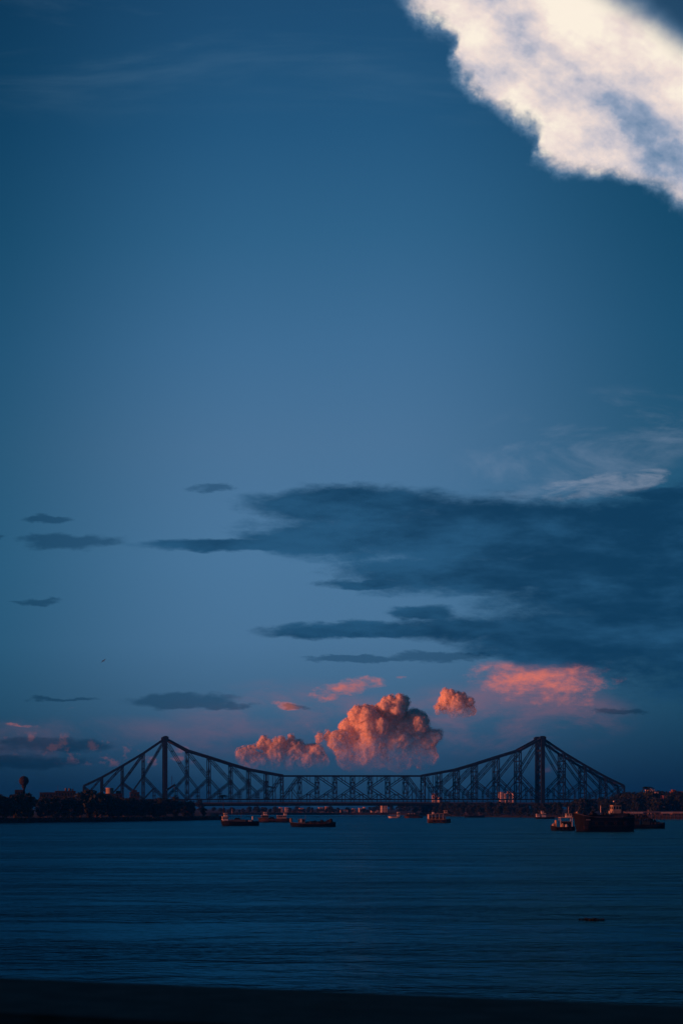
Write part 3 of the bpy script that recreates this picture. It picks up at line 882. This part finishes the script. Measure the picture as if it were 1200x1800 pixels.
# 4 small passenger boat, orange at the stern
t = boat('passenger_boat', 'small boat with a white waterline and bright orange-lit end, under midspan', 'boat', 692.5, 1438.5, 0)
std_hull(t, 11.5, 3.6, 1.2, WHITE, WHITE, bow=0.5, stern=0.3)
for i in range(5):
    for y in (-1.3, 1.3): mast(t, -4.0 + i*1.9, y, 1.2, 3.4, 0.05, matl=CREAM, name='awning_post')
box(t, 'awning', OCHRE, -4.4, 4.0, -1.6, 1.6, 3.4, 3.52); box(t, 'seat_block', BRICK, -3.4, 2.0, -0.8, 0.8, 1.1, 2.0)
cabin(t, 2.9, 5.0, -1.3, 1.3, 1.3, 5.6, WHITE, WHITE, 1)
# 5 covered boat
t = boat('passenger_boat', 'dark roofed passenger boat between the orange-lit boat and the ferry', 'boat', 726, 1438.6, 0)
std_hull(t, 17.5, 4.4, 1.6, HULLRST, HULLBLK, bow=0.7, stern=0.5)
cabin(t, -6.6, 5.2, -1.7, 1.7, 1.7, 3.6, DIM, ROOF, 7, endwin=2, over=0.4)
for i, x in enumerate((-4.6, -1.8, 0.6)): box(t, 'roof_locker', CREAM, x, x+0.8, -0.5, 0.5, 3.72, 4.6)
mast(t, 5.6, 0, 1.8, 6.2, 0.08)
# 6 the ferry
t = boat('river_ferry', 'double-decked ferry with a pale sloping roof and brown hull, right of midspan', 'ferry', 771.5, 1447, 0)
d0 = std_hull(t, 14.6, 4.6, 2.2, HULLRST, CREAM, bow=0.5, stern=0.5, rake=-0.02)
t.rotation_euler.z = R(176)          # bow to the right
c = cabin(t, -3.8, 6.4, -1.9, 1.9, 2.3, 3.9, WOOD, ROOF, 5, endwin=2)
for x in (6.9, 5.0, 2.6, 0.2, -2.2):
    for y in (-2.0, 2.0): mast(t, x, y, 2.2, 5.6 + (2-x)*0.05, 0.09, matl=WHITE, name='deck_post')
m = MB(); m.add([(-5.6, -2.3, 6.35), (7.2, -2.3, 5.35), (7.2, 2.3, 5.35), (-5.6, 2.3, 6.35), (-5.6, -2.3, 6.55), (7.2, -2.3, 5.6), (7.2, 2.3, 5.6), (-5.6, 2.3, 6.55)],
          [(3,2,1,0),(4,5,6,7),(0,1,5,4),(1,2,6,5),(2,3,7,6),(3,0,4,7)]); m.build('canopy_roof', CREAM, t)
box(t, 'stern_screen', WHITE, 6.95, 7.1, -1.9, 1.9, 2.2, 5.3)
cabin(t, -5.0, -3.2, -1.0, 1.0, 6.6, 7.9, CREAM, WHITE, 1, name='wheelhouse')
box(t, 'roof_locker', WHITE, 3.4, 4.5, -0.6, 0.6, 5.8, 7.0); box(t, 'roof_locker', GREY, 0.6, 1.3, -0.5, 0.5, 6.05, 7.0)
for x in (-4.2, -1.4, 1.6, 4.4): tyre(t, x, 2.42, 1.2); tyre(t, x, -2.42, 1.2)
mast(t, -4.0, 0, 7.9, 9.6, 0.06, 0.4)
# 7 low dark boat
t = boat('river_launch', 'low dark boat moored under the right bank trees, right of the ferry', 'boat', 833, 1437.6, 0)
std_hull(t, 20, 4.6, 2.0, HULLBLK, GREY, bow=1.0, stern=0.4)
cabin(t, -6.5, -2.0, -1.6, 1.6, 2.1, 4.4, DIM, GREY, 3); cabin(t, 4.6, 7.4, -1.5, 1.5, 2.1, 4.8, GREY, GREY, 2)
mast(t, -8.3, 0, 2.8, 6.0, 0.1, matl=CREAM); heap(t, 1.0, 0, 2.0, 2.2, 1.5, 1.0, 61)
# 8 lit passenger launch at the right
t = boat('passenger_boat', 'launch with two orange-lit cabin ends moored left of the tugboat', 'boat', 957, 1440, 0)
std_hull(t, 16.5, 4.4, 1.5, HULLBLK, HULLBLK, bow=0.5, stern=0.4)
cabin(t, -7.4, -4.6, -1.6, 1.6, 1.6, 4.4, WHITE, GREY, 2, endwin=2); cabin(t, -2.9, 0.6, -1.6, 1.6, 1.6, 5.0, WHITE, CREAM, 3, endwin=2)
box(t, 'upper_deck', GREY, -4.3, 2.2, -1.9, 1.9, 5.14, 5.3); cabin(t, -3.2, -1.0, -1.1, 1.1, 5.3, 7.0, WHITE, GREY, 2, name='wheelhouse')
rail(t, 1.0, 7.6, -1.9, 1.6, 0.9)
# 9 tug
t = boat('tugboat', 'small tugboat with orange-lit foredeck gear and white framed cabin, left of the barge', 'tugboat', 988, 1460.5, -4, )
std_hull(t, 10.2, 4.0, 1.5, HULLBLK, RUBBER, bow=0.7, stern=0.3, bowlen=0.35)
cabin(t, -0.6, 3.6, -1.5, 1.5, 1.6, 3.9, DIM, GREY, 3, endwin=2)
for x in (-1.1, 3.8):
    for y in (-1.6, 1.6): mast(t, x, y, 1.5, 5.6, 0.12, matl=WHITE, name='awning_post')
box(t, 'awning', WHITE, -1.3, 4.0, -1.8, 1.8, 5.6, 5.78)
cabin(t, 1.4, 3.8, -1.1, 1.1, 5.8, 7.3, WHITE, GREY, 2, endwin=2, name='wheelhouse')
box(t, 'bow_screen', OCHRE, -3.0, -2.7, -1.2, 1.2, 1.7, 4.5)
heap(t, -3.7, 0, 1.7, 0.9, 1.0, 1.5, 71, CREAM, 'rope_pile'); heap(t, -0.2, -1.7, 1.6, 0.9, 0.35, 1.6, 72, OCHRE, 'life_raft'); heap(t, 1.4, -1.75, 1.6, 0.7, 0.3, 1.2, 73, WHITE, 'life_raft')
mast(t, 2.6, 0, 7.4, 10.4, 0.07, 0.5, WHITE); mast(t, 0.0, 0, 5.8, 7.8, 0.06)
for x in (-3.2, -1.6, 0.0, 1.6, 3.2): tyre(t, x, -2.05, 0.75, 0.36)
# 10 the big barge
t = boat('river_barge', 'large black barge with a high bow and small pale wheelhouse at the right', 'barge', 1059.5, 1462, 3)
L = 25.0
sh = std_hull(t, L, 6.5, 5.9, HULLBLK, GREY, bow=1.9, stern=0.0, bowlen=0.24, draft=1.0, rake=0.06, sternw=0.7)
box(t, 'hatch_coaming', HULLBLK, -6.5, 3.0, -2.4, 2.4, 6.2, 7.0)
box(t, 'deckhouse', DIM, 2.6, 9.6, -2.3, 2.3, 6.2, 7.6)
for i, x in enumerate((-9.0, -7.6, -5.0, -3.2, 0.6)): heap(t, x, (-.6, .5)[i % 2], 6.9 if x > -7 else 6.3, 0.9, 1.3, 0.9 + 0.3*(i % 3), 110+i)
for zz in (2.2, 4.1): box(t, 'rubbing_strake', RUBBER, -6.0, 9.6, -3.36, -3.2, zz, zz+0.28)
for i, x in enumerate((9.4, 10.4, 11.3)): heap(t, x, -0.6, 5.6, 1.0, 1.4, (1.5, 2.0, 1.2)[i], 130+i)
box(t, 'sheer_stripe', CREAM, -8.4, -6.6, -3.30, -3.22, 4.75, 5.0)
wh = cabin(t, 3.6, 7.1, -1.7, 1.7, 7.6, 11.0, CREAM, DIM, 3, endwin=2, name='wheelhouse', over=0.35)
mast(t, 5.3, 0, 11.1, 13.2, 0.08, 0.5, GREY); MB().lathe([(0.1, 12.2), (0.34, 12.4), (0.34, 12.7), (0.1, 12.9)], 10, (4.6, 0)).build('masthead_light', WHITE, t, True)  # plain white dome stands in for the masthead light
mast(t, -1.4, -1.0, 7.0, 10.8, 0.16, 0.5, WHITE); funnel(t, 2.3, -1.2, 7.0, 8.6, 0.38, WHITE)
heap(t, -11.0, 0, 7.1, 0.8, 0.9, 1.2, 81, OCHRE, 'winch_cover'); box(t, 'anchor_plate', HULLRST, -9.4, -7.8, -3.28, -3.1, 1.0, 2.4)
for x in (-8.0, -4.0, 0, 4.0, 8.0): tyre(t, x, -3.36, 3.4, 0.5)
rail(t, 3.0, 9.4, -2.2, 7.6)
# 11 cluttered dark boat at the far right
t = boat('work_boat', 'cluttered dark work boat moored at the right of the black barge', 'boat', 1131, 1457, 0)
std_hull(t, 19.5, 5, 1.8, HULLBLK, HULLBLK, bow=0.3, stern=1.1, sternw=0.4)
cabin(t, -7.5, -2.5, -1.8, 1.8, 1.9, 5.0, DIM, TARP, 4); box(t, 'upper_deck', DIM, -6.8, 2.0, -1.9, 1.9, 5.14, 5.3)
cabin(t, -1.2, 2.4, -1.6, 1.6, 1.9, 4.9, HULLGRN, TARP, 3)
for i, (x, h) in enumerate(((-5.8, 1.4), (-3.8, 1.7), (-1.2, 1.5), (0.8, 1.2))): heap(t, x, 0, 5.3, 1.1, 1.3, h, 90+i)
for i, (x, h) in enumerate(((3.6, 2.9), (5.2, 2.2), (6.8, 1.5), (8.2, 1.1))): heap(t, x, 0, 1.8, 1.2, 1.6, h, 96+i)
mast(t, -4.9, 0, 5.3, 8.6, 0.08, 0.5); mast(t, 2.2, 0, 5.0, 8.0, 0.08); rail(t, 3.0, 8.2, -2.1, 1.9)

# ================================================================== jetty at the right
jd = 1452.0
j0, j1 = at(1098, jd, 0), at(1225, jd, 0)
jt = thing('pontoon_jetty', 'long jetty with a pale roof edge on dark piles at the right bank', 'jetty', (j0.x, j0.y, 0), 0)
JL = j1.x - j0.x
box(jt, 'walkway', CONC, 0, JL, 0, 4, 3.0, 3.35)
rf = MB(); rf.add([(0, -0.6, 6.0), (JL, -0.6, 6.0), (JL, 2, 6.9), (0, 2, 6.9), (JL, 4.6, 6.0), (0, 4.6, 6.0), (0, -0.6, 5.75), (JL, -0.6, 5.75)], [(0, 1, 2, 3), (3, 2, 4, 5), (6, 7, 1, 0), (6, 0, 3, 5), (7, 4, 2, 1)])
rfo = rf.build('roof', ROOF, jt)
for i in range(12):
    x0 = JL*i/12; w = JL/12
    if i in (3, 4, 5): continue
    MB().box(x0, x0 + w - 0.15, -0.72, -0.61, 5.2, 6.35).build('fascia_board', PALE if i % 4 else OCHRE, rfo)
pm = None
for i in range(20):
    x = JL*i/19
    for y in (0.2, 3.8):
        if pm is None: o = MB().tube([(0, 0, -1.5), (0, 0, 6.0)], [0.2, 0.18], 8).build('pile', WOOD, jt); pm = o.data
        else: o = bpy.data.objects.new('pile', pm); COL.objects.link(o); o.parent = jt
        o.location = (x, y, 0)
rail(jt, 0, JL, 0.1, 3.35, 1.0, 2.0)

# ================================================================== buildings
def building(px0, px1, d, top, label, wallm, depth=12.0, floors=4, cols=5, base=2.9, roofbits=(), name='riverside_building', group=None, side=True, winm=None, parapet=True):
    x0, x1 = at(px0, d, 0).x, at(px1, d, 0).x; zt = EYE + (HY - top) / F * d
    b = thing(name, label, 'building', ((x0+x1)/2, d, base), 0, group); W = x1 - x0; H = zt - base
    box(b, 'wall', wallm, -W/2, W/2, 0, depth, -1.0, H)
    if parapet: box(b, 'roof_slab', wallm, -W/2-.3, W/2+.3, -.3, depth+.3, H, H+0.35)
    fh = H / floors; cw = W / max(1, cols)
    for f in range(floors):
        for c in range(cols):
            box(b, 'window', winm or GLASS, -W/2 + cw*(c+.28), -W/2 + cw*(c+.72), -0.05, 0.10, fh*(f+.32), fh*(f+.78))
        if side:
            n = max(1, int(depth/4.0))
            for c in range(n):
                box(b, 'window', winm or GLASS, -W/2-0.05, -W/2+0.1, depth/n*(c+.32), depth/n*(c+.68), fh*(f+.32), fh*(f+.78))
    for rb in roofbits:
        kind, x, w, h = rb
        if kind == 'tank': MB().lathe([(w/2, H+.35), (w/2, H+.35+h*.85), (w*.2, H+.35+h)], 16, (x, depth*0.4)).build('roof_tank', GREY, b, True)
        elif kind == 'drum': MB().lathe([(w/2, H+.35), (w/2, H+h), (w/2+.3, H+h), (w/2+.3, H+.3+h)], 20, (x, depth*0.4)).build('rooftop_drum', PALE, b, True)
        elif kind == 'room': box(b, 'stair_room', wallm, x-w/2, x+w/2, depth*.3, depth*.7, H+.35, H+h)
        elif kind == 'mast': mast(b, x, depth*.4, H, H+h, 0.12)
    return b
# left bank
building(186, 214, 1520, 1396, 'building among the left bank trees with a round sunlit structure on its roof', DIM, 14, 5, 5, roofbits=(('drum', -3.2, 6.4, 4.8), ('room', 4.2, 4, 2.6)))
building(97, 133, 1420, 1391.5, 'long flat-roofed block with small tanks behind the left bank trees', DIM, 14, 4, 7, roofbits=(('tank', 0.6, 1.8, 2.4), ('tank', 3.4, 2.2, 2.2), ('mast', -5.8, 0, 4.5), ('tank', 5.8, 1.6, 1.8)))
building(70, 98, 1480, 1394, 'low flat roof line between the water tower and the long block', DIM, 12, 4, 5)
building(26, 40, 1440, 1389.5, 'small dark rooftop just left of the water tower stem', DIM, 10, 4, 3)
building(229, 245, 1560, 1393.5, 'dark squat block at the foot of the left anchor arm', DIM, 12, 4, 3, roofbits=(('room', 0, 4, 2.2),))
# far bank houses seen under the deck
fr_ = random.Random(4)
far_list = [(494, 5, 1420.0, PALE), (504, 5, 1420.3, PALE), (530, 7, 1421.2, OCHRE), (564, 7, 1420.2, PALE), (574.5, 4, 1418.6, OCHRE), (605, 12, 1424.6, PALE),
            (622, 4, 1422.2, OCHRE), (634, 5, 1421.2, PALE), (641, 3, 1419.6, PALE), (573, 9, 1429.0, BRICK), (587, 3, 1428.5, PALE), (655, 4, 1426.0, PALE), (549, 4, 1424.0, DIM), (516, 4, 1426.5, DIM), (663, 5, 1425.0, PALE)]
words = ['tiny pale house furthest left on the far bank under the deck', 'tiny pale house second from the left on the far bank', 'small ochre house on the far bank above the low cargo boat',
         'pale far house just under the deck left of midspan', 'narrow ochre far house under the deck left of midspan', 'wide orange-lit house low on the far bank near midspan',
         'narrow ochre house right of the wide orange-lit far house', 'pale house on the far bank under midspan', 'slim pale house just under the deck at midspan',
         'low red house at the water on the far bank', 'tiny white hut at the water on the far bank', 'small pale house left of the tall orange riverside block',
         'dim grey house among the far bank trees', 'dim grey hut on the far bank behind the cargo boat', 'pale house leaning on the tall orange riverside block']
for (px, w, top, mt), lb in zip(far_list, words):
    building(px-w/2, px+w/2, 2500 + max(0, 1429-top)*22, top, lb, mt, 8, 2, 2, base=2.9, name='far_house', group='houses on the far bank')
building(671, 680.5, 2452, 1416.5, 'tall orange-lit block at the water where the right bank begins', PALE, 10, 5, 2, base=2.2, roofbits=(('room', 1.5, 3, 3.0),))
# high-rises far behind, right of midspan
for i, (px, top, w, lb) in enumerate(((883, 1393, 6, 'leftmost of the slim pale towers seen through the right truss'), (891, 1396, 5, 'second slim pale tower seen through the right truss'),
                                       (897, 1392.5, 5, 'third slim pale tower seen through the right truss'), (904.5, 1394, 6, 'rightmost of the slim pale towers seen through the right truss'),
                                       (765, 1395.5, 5, 'lone slim pale tower behind the bridge right of midspan'), (775, 1402, 6, 'short pale block behind the bridge right of midspan'))):
    building(px-w/2, px+w/2, 3900 + i*25, top, lb, PALE, 22, 12, 2, name='tower_block', group='tower blocks far behind the bridge')
# right bank
building(1139, 1150, 1950, 1389.2, 'pale roofed house above the right bank wood', PALE, 10, 6, 3, roofbits=(('room', 0, 4, 1.8),))
building(1151, 1157, 1900, 1393, 'small pale house right of the pale roofed house', PALE, 6, 5, 1)
building(1166, 1176, 1690, 1399.5, 'red house front lit among the right bank trees', BRICK, 8, 4, 3)
building(1184, 1203, 1820, 1392.2, 'red-brown block at the right edge above the trees', BRICK, 12, 5, 4, roofbits=(('room', -4, 3, 2.2),))

# water tower
wd_ = 1450.0; p = at(42, wd_, 2.9); zc = EYE + (HY - 1373.2) / F * wd_
wtw = thing('water_tower', 'spherical water tower on a tapering stem above the left bank trees', 'water tower', p)
prof = []
rs = 3.95; c = zc - 2.9
a0 = -1.12
prof = [(2.1, -1), (1.25, 3), (0.95, c - rs - 4.5), (1.05, c - rs - 2.2), (1.9, c - rs - 0.6), (rs*math.cos(a0), c + rs*math.sin(a0))]
MB().lathe(prof, 20).build('stem', TANK, wtw, True)
sp_ = [(rs*math.cos(a0 + (math.pi/2 - a0)*i/12)+0.02, c + rs*math.sin(a0 + (math.pi/2 - a0)*i/12)) for i in range(13)]
bl = MB().lathe(sp_, 28).build('tank', TANK, wtw, True)
MB().lathe([(rs+.05, c-.15), (rs+.18, c-.15), (rs+.18, c+.15), (rs+.05, c+.15)], 28).build('girdle', TANK, bl)
mast(wtw, 0, 0, c+rs-.1, c+rs+1.0, 0.08)

# loading arm on the left bank, by the left tower of the bridge
cd = 1470.0; p = at(306, cd, 2.6)
cr = thing('loading_crane', 'slanting loading arm on a pale post beside the left bridge tower', 'crane', p)
def rel(px, py): return (at(px, cd, py=py) - Vector((p.x, p.y, 2.6)))
MB().bar((0, 0, 0), rel(306.5, 1384), 0.5, 0.5).build('post', CREAM, cr)
arm = MB(); arm.bar(rel(293.5, 1389), rel(308, 1379.5), 1.0, 1.5); bo = arm.build('arm', STEEL, cr)
q = rel(293.3, 1389.0); MB().box(q.x-.45, q.x+.35, -.7, .7, q.z-.5, q.z+.5).build('end_plate', PALE, bo)
MB().bar(rel(302, 1384), rel(302, 1364), 0.25, 0.25).build('lattice_mast', TANK, cr)
MB().bar(rel(302, 1366), rel(308, 1380), 0.08, 0.08).build('stay', TANK, cr)

# ================================================================== floating weed, bird
def weed(px, py, w, l, label, seed):
    d = wl(py); p = at(px, d, 0.0); r_ = random.Random(seed)
    t = thing('floating_weed', label, 'weed', p, 0, 'weed drifting on the river')
    m = MB(); n = 22; vs_ = [(0, 0, 0.07)]
    for i in range(n):
        a = 2*math.pi*i/n; k = r_.uniform(0.7, 1.1); vs_.append((math.cos(a)*w/2*k, math.sin(a)*l/2*k, -0.03))
    m.add(vs_, [(0, 1+i, 1+(i+1) % n) for i in range(n)]); m.build('mat', WEED, t)
    m = MB()
    for i in range(70):
        a = r_.uniform(0, 6.28); u = math.sqrt(r_.random())*0.9; q = Vector((math.cos(a)*w/2*u, math.sin(a)*l/2*u, 0.02)); h = r_.uniform(.06, .2)
        e = Vector((r_.uniform(-.1, .1), r_.uniform(-.1, .1), h)); s = Vector((r_.uniform(-1, 1), r_.uniform(-1, 1), 0)).normalized()*.06
        m.add([q-s, q+s, q+e+s*1.3, q+e-s*1.3], [(0, 1, 2, 3)])
    struct(m.build('leaves', WEED, t), 'stuff')
weed(1040, 1619, 2.5, 1.8, 'largest dark clump of weed drifting on the water at lower right', 1)
#weed(1090, 1600, 1.5, 1.2, 'small clump of weed drifting at the right edge of the water', 2)
#weed(923, 1617.5, 0.9, 1.6, 'small clump of weed drifting left of the largest clump', 3)
#weed(1070, 1715, 0.5, 0.8, 'speck of weed drifting just beyond the parapet', 4)

bp = at(182, 430, py=1162)
bd = thing('bird', 'single dark bird gliding in the sky above the left tower', 'bird', bp, R(25)); bd.rotation_euler = (R(20), R(-38), R(25))
MB().tube([(0, -.34, 0), (0, -.22, .01), (0, 0, .02), (0, .2, 0), (0, .3, .01), (0, .36, 0)], [.02, .06, .085, .055, .05, .012], 8).build('body', FEATHER, bd, True)
MB().add([(-.03, .26, 0), (.03, .26, 0), (.11, .56, .01), (0, .52, .02), (-.11, .56, .01)], [(0, 1, 2, 3, 4)]).build('tail', FEATHER, bd)
for s in (-1, 1):
    MB().add([(s*.04, -.14, .03), (s*.38, -.2, .12), (s*.78, -.02, .06), (s*.74, .08, .06), (s*.36, .08, .1), (s*.05, .14, .03)], [(0, 1, 4, 5), (1, 2, 3, 4)]).build('wing', FEATHER, bd)

# unseen trees added left of the terrace to keep the low sun off the parapet
for i, (x, y, h) in enumerate(((-16, 2, 13), (-19, 11, 14), (-17, -7, 13), (-27, 5, 15))):
    tree((x, y, 3.5 if y > 4 else 6.5), h, 'unseen leafy tree added left of the parapet to shade it', 'added shade trees on the near bank', v=VAR[(0, 2, 1, 4)[i]], rd=rd)

# ================================================================== cumulus clouds, far off and lit by the sun
def cloud_mat(name, dens, lo, hi, sss):
    m = bpy.data.materials.new(name); m.use_nodes = True; t = m.node_tree
    pb = t.nodes['Principled BSDF']
    pb.inputs['Base Color'].default_value = (0.98, 0.80, 0.68, 1)
    pb.inputs['Roughness'].default_value = 1.0; pb.inputs['Specular IOR Level'].default_value = 0.0
    pb.inputs['Subsurface Weight'].default_value = sss
    pb.inputs['Subsurface Radius'].default_value = (1, 1, 1); pb.inputs['Subsurface Scale'].default_value = 100.0
    tr = t.nodes.new('ShaderNodeBsdfTransparent')
    c = t.nodes.new('ShaderNodeTexCoord'); s = t.nodes.new('ShaderNodeSeparateXYZ')
    t.links.new(c.outputs['Generated'], s.inputs[0])
    n = fbm(t, c.outputs['Object'], 0.010, 6, 0.65)
    # the base frays out into the air
    fac = (V(t, s.outputs[2]) + (n - 0.5) * 0.7).step(lo, hi) * dens
    if sss < 0.5: fac = fac * fbm(t, c.outputs['Object'], 0.03, 5, 0.7).step(0.38, 0.62)
    m2 = t.nodes.new('ShaderNodeMixShader'); t.links.new(fac.k, m2.inputs[0])
    t.links.new(tr.outputs[0], m2.inputs[1]); t.links.new(pb.outputs[0], m2.inputs[2])
    t.links.new(m2.outputs[0], t.nodes['Material Output'].inputs['Surface'])
    return m
CLOUD = cloud_mat('cumulus', 0.92, 0.06, 0.86, 1.0)
LOWCLOUD = cloud_mat('cumulus_low', 0.80, 0.22, 1.05, 1.0)
PUFF = cloud_mat('cumulus_puff', 0.85, -0.10, 0.75, 1.0)
FRINGE = cloud_mat('cumulus_fringe', 0.36, 0.12, 0.75, 0.0)
ctex = bpy.data.textures.new('cloud_billow', 'CLOUDS'); ctex.noise_scale = 90.0; ctex.noise_depth = 5
ctex2 = bpy.data.textures.new('cloud_curl', 'CLOUDS'); ctex2.noise_scale = 24.0; ctex2.noise_depth = 4
def cumulus(label, puffs, d, seed, core=None):
    r_ = random.Random(seed); sc = d / F
    cxm = sum(p[0] for p in puffs)/len(puffs); lowest = max(p[1] + p[2] for p in puffs)
    org = at(cxm, d, py=lowest)
    root = thing('cumulus_cloud', label, 'cloud', org, 0, 'cumulus clouds low behind the bridge')
    for grow, nm, mt in ((0.0, 'billows', core or CLOUD), (2.2, 'fringe', FRINGE)):
        bm = bmesh.new(); r_ = random.Random(seed)
        def ball(c, r, sub=3):
            bmesh.ops.create_icosphere(bm, subdivisions=sub, radius=r + grow*sc, matrix=Matrix.Translation(c))
        for px, py, r in puffs:
            c = at(px, d, py=py) - org + Vector((0, r_.uniform(-0.5, 0.5)*r*sc, 0)); R_ = r*sc
            ball(c, R_*0.92)
            for k in range(9):
                v = Vector((r_.gauss(0, 1), r_.gauss(0, 1), r_.gauss(0, 1)*0.8 + 0.3)).normalized()
                q = R_ * r_.choice((0.16, 0.24, 0.34, 0.5, 0.62)); ball(c + v*(R_*0.74), q, 2)
        me = bpy.data.meshes.new(nm); bm.to_mesh(me); bm.free(); me.materials.append(mt)
        o = bpy.data.objects.new(nm, me); COL.objects.link(o); o.parent = root
        rm_ = o.modifiers.new('remesh', 'REMESH'); rm_.mode = 'VOXEL'; rm_.voxel_size = 1.1*sc; rm_.use_smooth_shade = True
        sm_ = o.modifiers.new('soften', 'SMOOTH'); sm_.factor = 0.5; sm_.iterations = 6
        for tx_, st in ((ctex, 78.0), (ctex2, 26.0)):
            dm_ = o.modifiers.new('billow', 'DISPLACE'); dm_.texture = tx_; dm_.texture_coords = 'LOCAL'; dm_.strength = st; dm_.mid_level = 0.5
    return root
CD = 14000.0
cumulus('big towering orange-lit cumulus cloud above the middle of the bridge',
        [(640,1268,27),(622,1290,26),(655,1292,30),(688,1252,24),(702,1236,13),(672,1246,13),(733,1258,13),(720,1284,28),(746,1300,22),
         (600,1302,20),(576,1297,9),(562,1300,6),(650,1325,36),(700,1322,38),(745,1328,26),(608,1328,20),(680,1290,30)], CD, 1)
cumulus('small orange puff of cumulus to the right of the big towering one', [(790,1234,17),(806,1230,14),(820,1236,11),(780,1246,12),(800,1246,19),(826,1248,9),(770,1254,6)], CD*1.1, 2, PUFF)
cumulus('low bank of small cumulus heads rising behind the left half of the span',
        [(432,1330,14),(441,1319,8),(466,1310,11),(490,1308,12),(511,1306,9),(455,1338,18),(486,1332,24),(520,1332,25),(548,1336,22)], CD*1.2, 3, LOWCLOUD)

# ================================================================== haze over the river
def haze(x0, x1, y0, y1, z0, z1, dens, col):
    m = bpy.data.materials.new('haze_air'); m.use_nodes = True; t = m.node_tree
    t.nodes.remove(t.nodes['Principled BSDF'])
    pv = t.nodes.new('ShaderNodeVolumePrincipled')
    pv.inputs['Color'].default_value = col; pv.inputs['Density'].default_value = dens; pv.inputs['Anisotropy'].default_value = 0.6
    t.links.new(pv.outputs[0], t.nodes['Material Output'].inputs['Volume'])
    o = MB().box(x0, x1, y0, y1, z0, z1).build('haze', m)
    o['label'] = 'thin blue evening haze over the river'; o['category'] = 'haze'
    return struct(o, 'stuff')
haze(-7100, 7100, -250, 9000, -3.2, 100.5, 0.85e-4, (0.02, 0.44, 1.0, 1))
